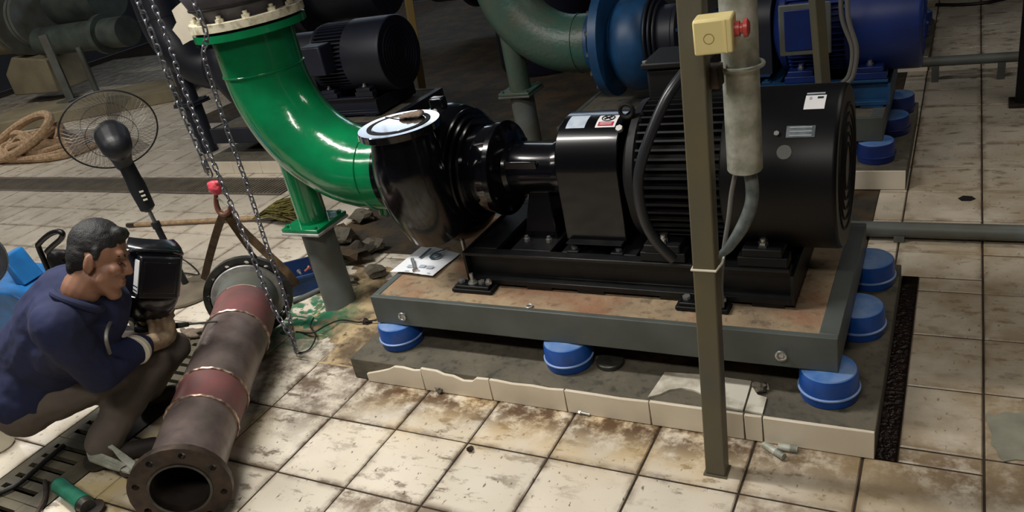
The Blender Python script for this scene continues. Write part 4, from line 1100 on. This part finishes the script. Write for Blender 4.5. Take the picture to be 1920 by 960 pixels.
for k in range(3):
    u0 = 2*pi*k/3 + .5; vs = []; N = 8
    for j in range(N+1):
        for i in range(5):
            r = .03 + (.17)*i/4; u = u0 + (-.35 + .75*j/N)*(1 - .15*i/4); e = ga*math.cos(u) + gb*math.sin(u)
            vs.append(gc + e*r + fa*(.022*(j/N-.5)*2*(.4+.6*i/4)))
    o = MB().add(vs, [[j*5+i, j*5+i+1, (j+1)*5+i+1, (j+1)*5+i] for j in range(N) for i in range(4)]).build('blade', FANBL, t)
    so = o.modifiers.new('t', 'SOLIDIFY'); so.thickness = .002

# ================================================================== THE WORKER
head = PZ(187, 490, .80); HFW = (CR[0] + CR[1]*.14 + CR[2]*.22).normalized()
HU = -CR[1]; HR = HFW.cross(HU).normalized(); HU = HR.cross(HFW)
FS = .86
def hp_(f, r, u): return head + HFW*f*FS + HR*r + HU*u
HROT = Matrix((HFW, HR, HU)).transposed()
shR, shL = PZ(104, 606, .685), V((-2.78, -.20, .675))
neck = (shR + shL)/2 + V((.02, .0, .035))
elR, wrR, haR = PZ(186, 700, .44), PZ(258, 652, .425), PZ(297, 614, .415)
elL, wrL, haL = V((-2.86, -.03, .46)), PZ(268, 596, .40), PZ(300, 586, .415)
hipR, hipL = PZ(40, 742, .33), PZ(40, 742, .33) + V((-.12, .22, .0))
knR, anR = PZ(284, 680, .305), PZ(196, 842, .075)
knL, anL = PZ(318, 652, .30), V((-2.93, -.12, .075))
pelvis = (hipR + hipL)/2; chest = (shR + shL)/2 - V((.03, .0, .05)); belly = pelvis.lerp(chest, .5) + V((-.03, -.01, -.02))
person = thing('person', 'person in navy work jacket and grey trousers squatting to weld the pipe spool', 'person', V((anR.x, anR.y, 0)))
E_ = lambda f, r, u, rf, rr, ru: ('e', hp_(f, r, u), (rf*FS, rr, ru), HROT)
C_ = lambda a, ra, b, rb: ('c', hp_(*a), ra, hp_(*b), rb)
body = [E_(-.012, 0, .038, .098, .077, .088), E_(.030, 0, -.030, .064, .060, .080), E_(.012, 0, -.06, .07, .058, .05),
        C_((.066,-.012,-.098), .022, (.066,.012,-.098), .022), C_((.02,-.05,-.06), .020, (.062,-.018,-.095), .018), C_((.02,.05,-.06), .020, (.062,.018,-.095), .018),
        C_((.086,0,.020), .010, (.108,0,-.020), .0135), C_((.098,-.011,-.026), .0085, (.098,.011,-.026), .0085),
        C_((.076,-.038,.032), .014, (.076,.038,.032), .014), E_(.066, .038, -.022, .026, .026, .022), E_(.066, -.038, -.022, .026, .026, .022),
        C_((.090,-.016,-.052), .0075, (.090,.016,-.052), .0075), C_((.089,-.015,-.066), .0085, (.089,.015,-.066), .0085),
        E_(-.012, .077, -.012, .019, .009, .032), E_(-.012, -.077, -.012, .019, .009, .032), E_(-.020, .083, -.008, .010, .008, .028), E_(-.020, -.083, -.008, .010, .008, .028),
        C_((-.030,0,-.05), .058, (-.05,0,-.10), .060), ('c', hp_(-.045,0,-.09), .058, neck, .062),
        ('c', neck, .065, chest, .10), ('c', chest, .105, belly, .10), ('c', belly, .10, pelvis, .11)]
for a, b, c in ((shR, elR, wrR), (shL, elL, wrL)): body += [('c', chest + V((0,0,.03)), .06, a, .048), ('c', a, .045, b, .036), ('c', b, .036, c, .026)]
for a, b, c in ((hipR, knR, anR), (hipL, knL, anL)): body += [('c', pelvis, .09, a, .075), ('c', a, .07, b, .048), ('c', b, .046, c, .034)]
blob('body', body, .005, SKIN, person, 3)
# eyes, brows, lips
for s in (-1, 1):
    MB().ell(hp_(.083, s*.032, .004), (.008, .014, .004), HROT).build('eye', EYE, person)
    MB().tube([hp_(.090, s*.014, .026), hp_(.090, s*.032, .032), hp_(.076, s*.052, .025)], [.003,.0045,.002], 8).build('eyebrow', HAIR, person)
MB().tube([hp_(.093, -.020, -.059), hp_(.0985, 0, -.058), hp_(.093, .020, -.059)], [.001,.0025,.001], 8).build('lips', LIP, person)
blob('hair', [E_(-.020, 0, .056, .101, .0815, .085), E_(-.052, 0, .018, .066, .076, .075), E_(-.075, 0, -.02, .035, .058, .045), C_((.004,.072,.036), .015, (.006,.074,.008), .008), C_((.004,-.072,.036), .015, (.006,-.074,.008), .008),
              C_((.056,-.03,.098), .022, (.056,.03,.098), .022)], .005, HAIR, person, 3, .004, .012)
# jacket
jk = [('c', pelvis + V((-.01,-.01,.05)), .165, belly, .165), ('c', belly, .165, chest, .165), ('c', chest, .155, neck - V((.02,.01,.04)), .100), ('c', hp_(-.055,0,-.165), .070, neck, .080),
      ('c', chest + V((-.02,-.01,.02)), .125, shR + V((0,0,-.02)), .082), ('c', chest + V((-.02,-.01,.02)), .125, shL + V((0,0,-.02)), .082),
      ('c', shR + V((0,0,-.01)), .080, elR, .066), ('c', elR, .066, wrR, .052), ('c', shL, .080, elL, .062), ('c', elL, .058, wrL, .044),
      ('c', shR.lerp(elR, .3) + V((0,0,-.03)), .07, belly, .13), ('c', hipR + V((.05,.03,.06)), .11, hipL + V((.05,.03,.06)), .11),
      ('c', pelvis + V((-.03,-.04,-.02)), .15, hipR + V((0,0,.0)), .13)]
blob('jacket', jk, .008, JACKET, person, 5, .024, .11)
col = [hp_(-.055,0,-.135) + (HFW*math.cos(u)*.072 + HR*math.sin(u)*.074 + HU*(-.018*math.cos(u))) for u in ring_ease(28)]
MB().tube(col, .013, 10, closed=True).build('collar', JACKET, person)
tr = []
for a, b, c in ((hipR, knR, anR), (hipL, knL, anL)):
    tr += [('c', pelvis + V((0,0,-.03)), .15, a + V((0,0,-.03)), .125), ('c', a + V((0,0,-.02)), .115, b, .072), ('c', b, .072, b.lerp(c, .5) + V((-.02,-.015,0)), .072), ('c', b.lerp(c, .5) + V((-.02,-.015,0)), .070, c + V((0,0,.02)), .062)]
blob('trousers', tr, .008, TROUS, person, 5, .022, .10)
for nm, an in (('right', anR), ('left', anL)):
    d = V((.72, .69, 0)).normalized(); f0 = V((an.x, an.y, .0)); s = d.cross(V((0,0,1)))
    blob('shoe', [('c', f0 - d*.05 + V((0,0,.040)), .038, f0 + d*.08 + V((0,0,.036)), .034), ('c', f0 + d*.10 + V((0,0,.034)), .033, f0 + d*.16 + V((0,0,.030)), .028), ('c', f0 - d*.02 + V((0,0,.06)), .042, f0 + V((0,0,.09)), .040)], .006, SHOE, person, 3)
def hand(name, hc, wr, axis, out, side):
    """gripping hand: axis = bar direction, out = towards the back of the hand"""
    g = axis.normalized(); n = (out - g*out.dot(g)).normalized(); s = g.cross(n)*side
    if s.dot(hc - wr) < 0: s = -s
    g, n, s = g*1.18, n*1.18, s*1.18
    pr = [('c', wr, .033, hc - s*.045 + n*.006, .034)]
    for k in range(4): pr.append(('c', hc - s*.045 + g*(k-1.5)*.014, .020, hc + n*.026 - s*.006 + g*(k-1.5)*.0205, .0145))
    for k in range(4):
        o = g*(k-1.5)*.0215; L = (.92, 1.05, 1.0, .82)[k]
        a, b, c, d = hc + o + n*.027 - s*.004, hc + o + n*.021 + s*.030*L, hc + o - n*.010 + s*.036*L, hc + o - n*.026 + s*.010*L
        pr += [('c', a, .0125, b, .0115), ('c', b, .0115, c, .0105), ('c', c, .0105, d, .0095)]
    pr += [('c', hc - s*.04 + g*.030, .0165, hc - s*.014 - n*.012 + g*.050, .013), ('c', hc - s*.014 - n*.012 + g*.050, .0125, hc + s*.016 - n*.018 + g*.046, .0105)]
    o = blob(name, pr, .004, GLOVE, person, 2, .004, .02)
    d = (hc - wr).normalized(); a, b = frame_from(d)
    m = wr + d*.004
    MB().lathe(m - d*.03, d, [(0,.052),(.004,.056),(.022,.054),(.026,.050)], 32).build(name.replace('glove', 'cuff'), CUFF, person)
    return o
tip = PZ(411, 602, .315)
rod_dir = (tip - haR).normalized()
tocam = (CC - haR).normalized()
HS = 1.22
hand('right_glove', haR, wrR, rod_dir, tocam*.7 + V((0,0,.5)), 1)
maskc = PZ(281, 522, .585)
hand('left_glove', haL, wrL, V((.2,.35,.9)), tocam*.4 + V((.5,.3,0)), -1)
MB().cbox(PZ(190, 661, .50), (.03, .004, .014), Matrix.Rotation(.5, 3, 'Z')).build('jacket_tag', CUFF, person)

# electrode holder with rod and cable
t = thing('electrode_holder', 'welding electrode holder with thin rod gripped by the glove', 'welding tool', haR)
MB().tube([haR - rod_dir*.085, haR - rod_dir*.06, haR + rod_dir*.05, haR + rod_dir*.075], [.010,.0125,.0125,.011], 16).build('handle', BLKM, t)
MB().tube([haR + rod_dir*.07, haR + rod_dir*.115], [.012,.009], 12).build('jaw', FLG, t)
MB().tube([haR + rod_dir*.10, tip - rod_dir*.010], .0042, 10).build('welding_rod', LEGG, t)
h0 = haR - rod_dir*.08
P = bez([h0, PZ(250,601,.475), PZ(224,596,.545), PZ(208,603,.59), PZ(200,622,.60), PZ(200,642,.58), PZ(206,662,.51)], 8)
MB().tube(P, .0062, 12).build('cable', CABLE, t)

# welding mask held in front of the face
mf = (-CR[2]*.80 + CR[0]*.60 + CR[1]*.12).normalized(); mu = -CR[1] + CR[0]*.05; mr = mf.cross(mu).normalized(); mu = mr.cross(mf)
def mp(f, r, u): return maskc + (mf*f + mr*r + mu*u)*1.15
t = thing('welding_mask', 'black welding face shield with rectangular dark window before the worker face', 'welding mask', mp(0,0,-.13))
vs = []; NU, NV = 20, 24
for j in range(NV+1):
    v = j/NV; u_ = .128 - .262*v
    wd = .088*(1 - .35*max(0, (v-.62)/.38)**1.5)*(1 - .22*max(0, (.16-v)/.16)**2)
    for i in range(NU+1):
        a = -1.35 + 2.7*i/NU
        bul = .062*math.cos(a)**.7 if math.cos(a) > 0 else 0
        f = .055*math.cos(a) + .02 - .05*(max(0, (.14-v)/.14))**2 - .035*max(0, (v-.7)/.3)**2
        vs.append(mp(f, wd*math.sin(a), u_))
sh = MB().add(vs, [[j*(NU+1)+i, j*(NU+1)+i+1, (j+1)*(NU+1)+i+1, (j+1)*(NU+1)+i] for j in range(NV) for i in range(NU)]).build('shell', MASK, t)
so = sh.modifiers.new('t', 'SOLIDIFY'); so.thickness = .004; so.offset = 0
R_ = Matrix((mf, mr, mu)).transposed()
MB().cbox(mp(.080,0,.018), (.100,.138,.150), R_).build('window_frame', MASK, t, bevel=.006)
MB().cbox(mp(.1245,0,.018), (.005,.108,.112), R_).build('dark_lens', MASKB, t, bevel=.002)
MB().cbox(mp(.092,.0605,.018), (.062,.004,.118), R_).build('side_panel', MASKREF, t, bevel=.001)  # white colour stands in for light reflected off the glossy frame side
for k in range(2): MB().cbox(mp(.092,.0628,-.012-.012*k), (.062,.0015,.003), R_).build('side_panel_slit', MASK, t)
MB().tube(bez([mp(.02,.086,.084), mp(.072,.066,.094), mp(.088,0,.098), mp(.072,-.066,.094), mp(.02,-.086,.084)], 6), .0085, 10).build('brow_ridge', MASK, t)
MB().tube(bez([mp(.02,.086,-.046), mp(.072,.062,-.052), mp(.088,0,-.056), mp(.072,-.062,-.052), mp(.02,-.086,-.046)], 6), .006, 10).build('lower_ridge', MASK, t)
MB().tube([mp(.01,0,-.115), haL + V((0,0,.05)), haL - V((0,0,.05))], [.012,.0135,.0125], 14).build('handle', MASK, t)

# ================================================================== THINGS AT THE LEFT
# tools in the lower left corner
a_, b_ = PZ(166, 838, .02), PZ(262, 884, .02)
t = thing('welding_pliers', 'large grey steel locking clamp gripping the near pipe flange', 'clamp', a_)
def flat(px, z, th, name, mat, par):
    return MB().prism([PZ(x, y, z) for x, y in px], (0,0,th)).build(name, mat, par, bevel=.002)
flat([(163,850),(172,846),(222,866),(250,880),(243,890),(205,880),(168,866)], .085, .012, 'lower_jaw', GALV, t)
flat([(173,826),(182,824),(205,832),(252,866),(272,884),(262,892),(246,882),(224,862),(212,846),(195,838),(177,838)], .100, .012, 'upper_jaw', GALV, t)
MB().tube([PZ(166,851,.092), PZ(205,868,.092), PZ(240,884,.092)], .006, 8).build('jaw_edge', GALV, t)
MB().tube(bez([PZ(255,872,.10), PZ(272,884,.11), PZ(290,893,.12)], 4), [.012]*5+[.009]*4, 10).build('screw_end', FLG, t)
MB().cyl(PZ(236,884,.0), PZ(236,884,.085), .020, n=16).build('pivot', FLGR, t)
t = thing('green_grinder', 'green handled hand grinder lying at the bottom left', 'tool', PZ(140, 930, 0))
a_, b_ = PZ(112, 910, .035), PZ(158, 946, .035); d = (b_-a_).normalized()
MB().tube([a_ - d*.01, a_, a_.lerp(b_, .3), b_], [.022,.030,.027,.032], 20).build('body', GTOOL, t)
MB().tube([b_, b_ + d*.03], [.030,.026], 20).build('gear_head', FLG, t)
MB().lathe(b_ + d*.028 - V((0,0,.02)), (0,0,1), [(0,.02),(0,.045),(.004,.05),(.010,.05),(.012,.02)], 28).build('disc', FLGR, t)
t = tag(MB().tube(bez([PZ(84,902,.01), PZ(86,925,.012), PZ(80,945,.012), PZ(62,975,.012)], 6), .008, 10).build('bent_rod', FLGR), 'bent rusty rod beside the green grinder', 'rod')
t = tag(MB().tube(bez([PZ(-30,935,.012), PZ(20,915,.012), PZ(50,895,.012), PZ(90,860,.012), PZ(120,835,.012)], 6), .010, 10).build('welding_cable', CABLEB), 'black welding cable lying over the lower left grate', 'cable')
# bucket-like pale thing at the far left edge
p = PZ(2, 838, 0)
t = thing('white_bucket', 'small pale bucket behind the worker at the left edge', 'bucket', p)
MB().lathe(p, (0,0,1), [(0,.045),(.01,.055),(.09,.062),(.094,.066),(.10,.066),(.10,.058),(.02,.05)], 32).build('bucket', CUFF, t)
MB().tube([p + V((.064*math.cos(a), .0, .095 + .05*math.sin(a))) for a in [pi*k/12 for k in range(13)]], .002, 6).build('bail', STEEL, t)
# blue machine at the left edge
c = PZ(20, 565, .20)
t = thing('blue_blower', 'blue machine with round grey mesh drum at the left edge', 'machine', (c.x, c.y, 0))
bx = PZ(62, 545, .30)
MB().prism([V((bx.x-.62, bx.y-.06, .0)), V((bx.x, bx.y-.06, .0)), V((bx.x, bx.y-.06, .27)), V((bx.x-.10, bx.y-.06, .31)), V((bx.x-.62, bx.y-.06, .31))], (-.06,.30,0)).build('housing', MACH, t, bevel=.01)
MB().prism([V((bx.x-.17, bx.y+.02, .31)), V((bx.x-.09, bx.y+.02, .31)), V((bx.x-.16, bx.y+.02, .46)), V((bx.x-.20, bx.y+.02, .46))], (-.02,.12,0)).build('bracket', MACH, t, bevel=.006)
dc = PZ(-8, 470, .56)
MB().lathe(dc - V((.10,.06,0)), (.8,-.5,.0), [(0,.06),(0,.12),(.02,.135),(.10,.14),(.14,.125),(.155,.09),(.16,.03)], 40).build('drum', M('grey_mesh_drum', (66, 68, 80), (48, 50, 60), rough=.6, scale=60), t)
MB().tube([dc - V((.10,.06,0)) + V((.8,-.5,0)).normalized()*.09 + (V((.5,.8,0)).normalized()*math.cos(u) + V((0,0,1))*math.sin(u))*.142 for u in ring_ease(40)], .005, 6, closed=True).build('drum_rim', LEGG, t)
# black tube handle of a trolley behind the worker
t = thing('trolley_handle', 'black bent tube trolley handle behind the worker shoulder', 'trolley', PZ(120, 560, 0))
y = .10
P = [PY(x, q, y) for x, q in ((112,560),(90,505),(73,465),(74,456),(92,440),(108,434),(117,438),(114,448),(98,462),(88,472))]
MB().tube(bez(P, 6), .012, 12).build('tube_handle', BLKS, t)
b0 = PY(103, 482, y+.03)
blob('plastic_bracket', [('c', b0, .034, b0 + V((.01,0,-.06)), .04), ('c', b0 + V((-.02,0,.02)), .018, b0 + V((.05,.02,.01)), .018)], .006, BLKM, t, 3)
MB().tube([b0 + V((0,.02,-.05)), V((b0.x+.02, b0.y+.05, .03))], .016, 12).build('column', BLKS, t)
MB().box((b0.x-.16, b0.y-.05, .0), (b0.x+.16, b0.y+.20, .03)).build('platform', BLKM, t, bevel=.004)
# broom
a_, b_ = PZ(243, 422, .018), PZ(486, 408, .03)
t = thing('broom', 'broom with pale wooden handle and straw head lying on the back floor', 'broom', a_)
MB().tube([a_, b_], .014, 12).build('handle', WOOD, t); d = (b_-a_).normalized()
MB().tube([a_ - d*.02, a_ + d*.05], .0155, 12).build('grip', FLGR, t)
mb = MB(); random.seed(11); hc = PZ(520, 408, .05); s = d.cross(V((0,0,1)))
for k in range(150):
    r = random.random(); u = random.uniform(-1, 1); e = b_ + d*random.uniform(.25,.40) + s*u*.14 + V((0,0,random.uniform(.0,.12)))
    mb.tube([b_ - d*.04 + s*u*.02, b_ + d*.12 + s*u*.07 + V((0,0,.03+.05*r)), e], .0028, 4)
o = mb.build('bristles', BRUSH, t); o['kind'] = 'stuff'
# blue scrap bin with bolts
c = PZ(566, 535, 0); ux = V((.80, .60, 0)).normalized(); uy = V((-.60, .80, 0)).normalized()
t = thing('parts_tray', 'blue plastic tray of bolts behind the far pipe flange', 'tray', c)
A = Matrix((ux, uy, V((0,0,1)))).transposed()
def bl(l, h): return MB().cbox(c + A @ V(((l[0]+h[0])/2, (l[1]+h[1])/2, (l[2]+h[2])/2)), V(h)-V(l), A)
W, D_, H_ = .19, .115, .10
bl((-W,-D_,0),(W,D_,.008)).build('floor_panel', BINB, t)
for l, h in (((-W,-D_,.008),(W,-D_+.008,H_)), ((-W,D_-.008,.008),(W,D_,H_)), ((-W,-D_+.008,.008),(-W+.008,D_-.008,H_)), ((W-.008,-D_+.008,.008),(W,D_-.008,H_))): bl(l, h).build('side_panel', BINB, t, bevel=.002)
bl((-W-.008,-D_-.008,H_-.012),(W+.008,-D_,H_)).build('rim', BINB, t)
random.seed(3)
for k in range(16):
    q = c + A @ V((random.uniform(-.15,.15), random.uniform(-.08,.08), .012 + .018 + .02*random.random())); d = V((random.uniform(-1,1), random.uniform(-1,1), random.uniform(-.3,.6))).normalized()
    b = MB(); b.tube([q, q + d*.03], .006, 8); b.tube([q + d*.026, q + d*.036], .011, 6)
    tag(b.build('scrap_bolt', (ZINC, FLGR, M('copper_scrap', (196, 120, 96), rough=.4, metal=.5))[k % 3]), 'small loose bolt heaped in the blue tray', 'bolt', 'bolts in the blue tray')
t = tag(MB().tube(bez([PZ(548,566,.012), PZ(580,552,.012), PZ(606,540,.012)], 4), .012, 10).build('steel_bar', LEGG), 'grey bar lying along the front of the blue tray', 'bar')
# cable loop by the fan base
t = tag(MB().tube(bez([PZ(300,470,.2), PZ(338,484,.012), PZ(362,500,.012), PZ(372,515,.012), PZ(340,512,.012), PZ(300,520,.012)], 8), .0045, 8).build('extension_cord', CABLEB), 'thin dark cord curving over the tiles by the fan base', 'cord')
blob_t = thing('dropped_glove', 'dirty crumpled glove on the grate edge behind the worker hands', 'glove', PZ(356, 627, 0))
c = PZ(356, 624, .018)
blob('cloth', [('e', c, (.05,.03,.018)), ('c', c + V((.03,.02,0)), .014, c + V((.07,.05,-.004)), .010), ('c', c + V((-.03,.0,0)), .014, c + V((-.08,.02,-.004)), .012), ('c', c + V((.02,-.02,0)), .012, c + V((.06,-.01,-.006)), .009)], .005, RAG, blob_t, 3, .012, .03)

# coiled rope heap
random.seed(21); c = PZ(88, 285, 0)
t = thing('rope_heap', 'heap of coarse tan rope coiled on the floor at the left', 'rope', c)
for k in range(7):
    r = .55 - .05*k; P = []
    for i in range(40):
        u = 2*pi*i/40; P.append(c + V((r*1.25*math.cos(u) + .10*mnoise.noise(V((k*3.1, u, 0))), r*.55*math.sin(u) + .08*mnoise.noise(V((k*7.3, u, 4))), .035 + .035*k*(.6+.4*math.sin(u*2+k)))))
    MB().tube(P, .034, 8, closed=True).build('rope_coil', ROPE, t)
P = [c + V((-.15 + .5*math.cos(u), -.1 + .22*math.sin(u), .20 + .16*math.sin(u + .6))) for u in ring_ease(40)]
MB().tube(P, .042, 10, closed=True).build('rope_loop', ROPE, t)
MB().tube(bez([c + V((-.6,-.2,.03)), c + V((-1.2,-.32,.03)), c + V((-2.0,-.28,.03))], 8), .036, 8).build('rope_tail', ROPE, t)
MB().tube(bez([c + V((-.5,.1,.03)), c + V((-1.1,-.02,.03)), c + V((-1.9,.05,.03))], 8), .036, 8).build('rope_tail', ROPE, t)

# ---- far left machinery on its own kerb
y = 4.55
k0 = PZ(-40, 262, 0); k1 = PZ(330, 190, 0)
d = (k1-k0).normalized(); nrm = V((-d.y, d.x, 0))
t = thing('concrete_kerb', 'raised concrete kerb under the machines at the far left', 'kerb', k0)
MB().prism([k0, k1, k1 + nrm*.85, k0 + nrm*.85], (0,0,.14)).build('kerb_slab', PILLAR, t, bevel=.01)
t = thing('concrete_pier', 'squat tan concrete pier at the far left edge', 'pier', PZ(75, 205, .14))
P = [PY(x, q, 4.75) for x, q in ((38,200),(110,176),(84,112),(20,108),(10,140))]
P = [V((p.x, p.y, max(p.z, .142))) for p in P]
MB().prism(P, (-.1,.6,0)).build('pier_block', PILLAR, t, bevel=.02)
t = thing('grey_pump_casing', 'large dim grey pump casing with flange rings above the concrete pier', 'pump casing', PY(40, 100, 4.9))
pc = PY(20, 40, 4.95)
MB().lathe(pc, (1,.1,0), [(-.5,.30),(-.4,.40),(0,.42),(.10,.36),(.14,.30)], 40).build('casing', PILLAR, t)
for dx, r in ((.16,.46),(.24,.46),(.42,.36),(.50,.36)): MB().lathe(pc + V((dx,.01,0)), (1,.1,0), [(0,.2),(0,r),(.05,r),(.05,.2)], 40).build('flange_ring', LEGG, t)
MB().lathe(pc + V((.28,.02,0)), (1,.1,0), [(0,.28),(.07,.33),(.15,.28)], 36).build('bellows', FLG, t)
t = thing('grey_green_pipe', 'dim grey green horizontal pipe at the upper left', 'pipe', PY(150, 120, 4.9))
MB().cyl(PY(80, 78, 4.9), PY(240, 58, 4.9), .18, n=32).build('pipe', DKGRN, t)
MB().cyl(PY(195, 64, 4.9), PY(203, 63, 4.9), .24, n=32).build('flange', DKGRN, t)
MB().cyl(PY(95, 8, 5.4), PY(200, -10, 5.4), .30, n=32).build('upper_pipe', DKGRN, t)
p0 = PZ(182, 172, .14); MB().cyl(p0, (p0.x, p0.y, .7), .035, n=14).build('support', LEGG, t)
p0 = PZ(134, 188, .14)
t = thing('steel_stanchion', 'slanting grey steel stanchion beside the concrete pier', 'post', p0)
MB().tube([p0, PY(80, 66, p0.y)], .06, 4).build('column', LEGG, t)
MB().box(p0 - V((.12,.12,0)), p0 + V((.12,.12,.02))).build('base_plate', LEGG, t)
t = thing('dark_machine_block', 'tall dark machine body standing behind the hanging chains', 'machine', (-8.2, 6.0, 0))
MB().lathe((-7.9, 6.1, .75), (1,0,0), [(-.9,.3),(-.9,.5),(-.7,.6),(.7,.6),(.9,.5),(.9,.3)], 40).build('body', NAVY, t)
MB().box((-8.7, 5.7, 0), (-7.1, 6.5, .16)).build('base', NAVY, t, bevel=.01)
MB().cyl((-6.9, 6.1, .75), (-5.9, 6.1, .75), .35, n=32).build('nozzle', DARKP, t)
MB().lathe((-6.95, 6.1, .75), (1,0,0), [(0,.3),(0,.55),(.08,.55),(.08,.3)], 36).build('flange', DARKP, t)

# ---- pipe and tank added to fill the far end with darkness
t = thing('dark_filler_pipe', 'big added dark pipe shape darkening the far end of the hall', 'pipe', (-4.0, 6.4, 0))
MB().cyl((-5.4, 6.4, .85), (-1.0, 6.4, .85), .42, n=40).build('pipe', DARKP, t)
for x in (-4.9, -3.6, -2.0):
    MB().lathe((x, 6.4, .85), (1,0,0), [(0,.4),(0,.52),(.06,.52),(.06,.4)], 36).build('flange', DARKP, t)
    MB().box((x+.3, 6.2, 0), (x+.6, 6.6, .5)).build('saddle', DARKP, t)
t = thing('dark_filler_tank', 'added dark upright tank shape darkening the centre background', 'tank', (-3.4, 4.9, 0))
MB().lathe((-3.4, 4.9, .0), (0,0,1), [(0,.42),(.05,.45),(1.5,.45),(1.62,.38),(1.68,.2)], 40).build('shell', NAVY, t)
MB().lathe((-3.4, 4.9, .9), (0,0,1), [(0,.44),(0,.47),(.05,.47),(.05,.44)], 40).build('band', DARKP, t)
p = PZ(800, 118, 0)
yq = 3.55
t = thing('yellow_post', 'dull yellow post in the dark centre background', 'post', (PY(775, 100, yq).x, yq, 0))
q = PY(782, 104, yq); q2 = PY(766, 0, yq); dd = (q2-q).normalized(); q = q - dd*(q.z/dd.z)
MB().tube([q, q + dd*2.4], .04, 4).build('tube', YSTEEL, t, bevel=.004)
MB().box((q.x-.08, q.y-.08, 0), (q.x+.08, q.y+.08, .01)).build('foot_plate', YSTEEL, t)

# ---- chain hoist above the frame
t = thing('chain_hoist', 'hand chain hoist hanging above the pipe spool out of the picture', 'hoist', HB - V((0,0,.12)))
MB().lathe(HB - V((0,.07,0)), (0,1,0), [(0,.06),(0,.10),(.02,.115),(.12,.115),(.14,.10),(.14,.06)], 32).build('body', HOOKR, t)
MB().cyl(HB + V((0,0,.10)), V((HB.x, HB.y, CEIL)), .012, n=12).build('suspension_rod', STEEL, t)
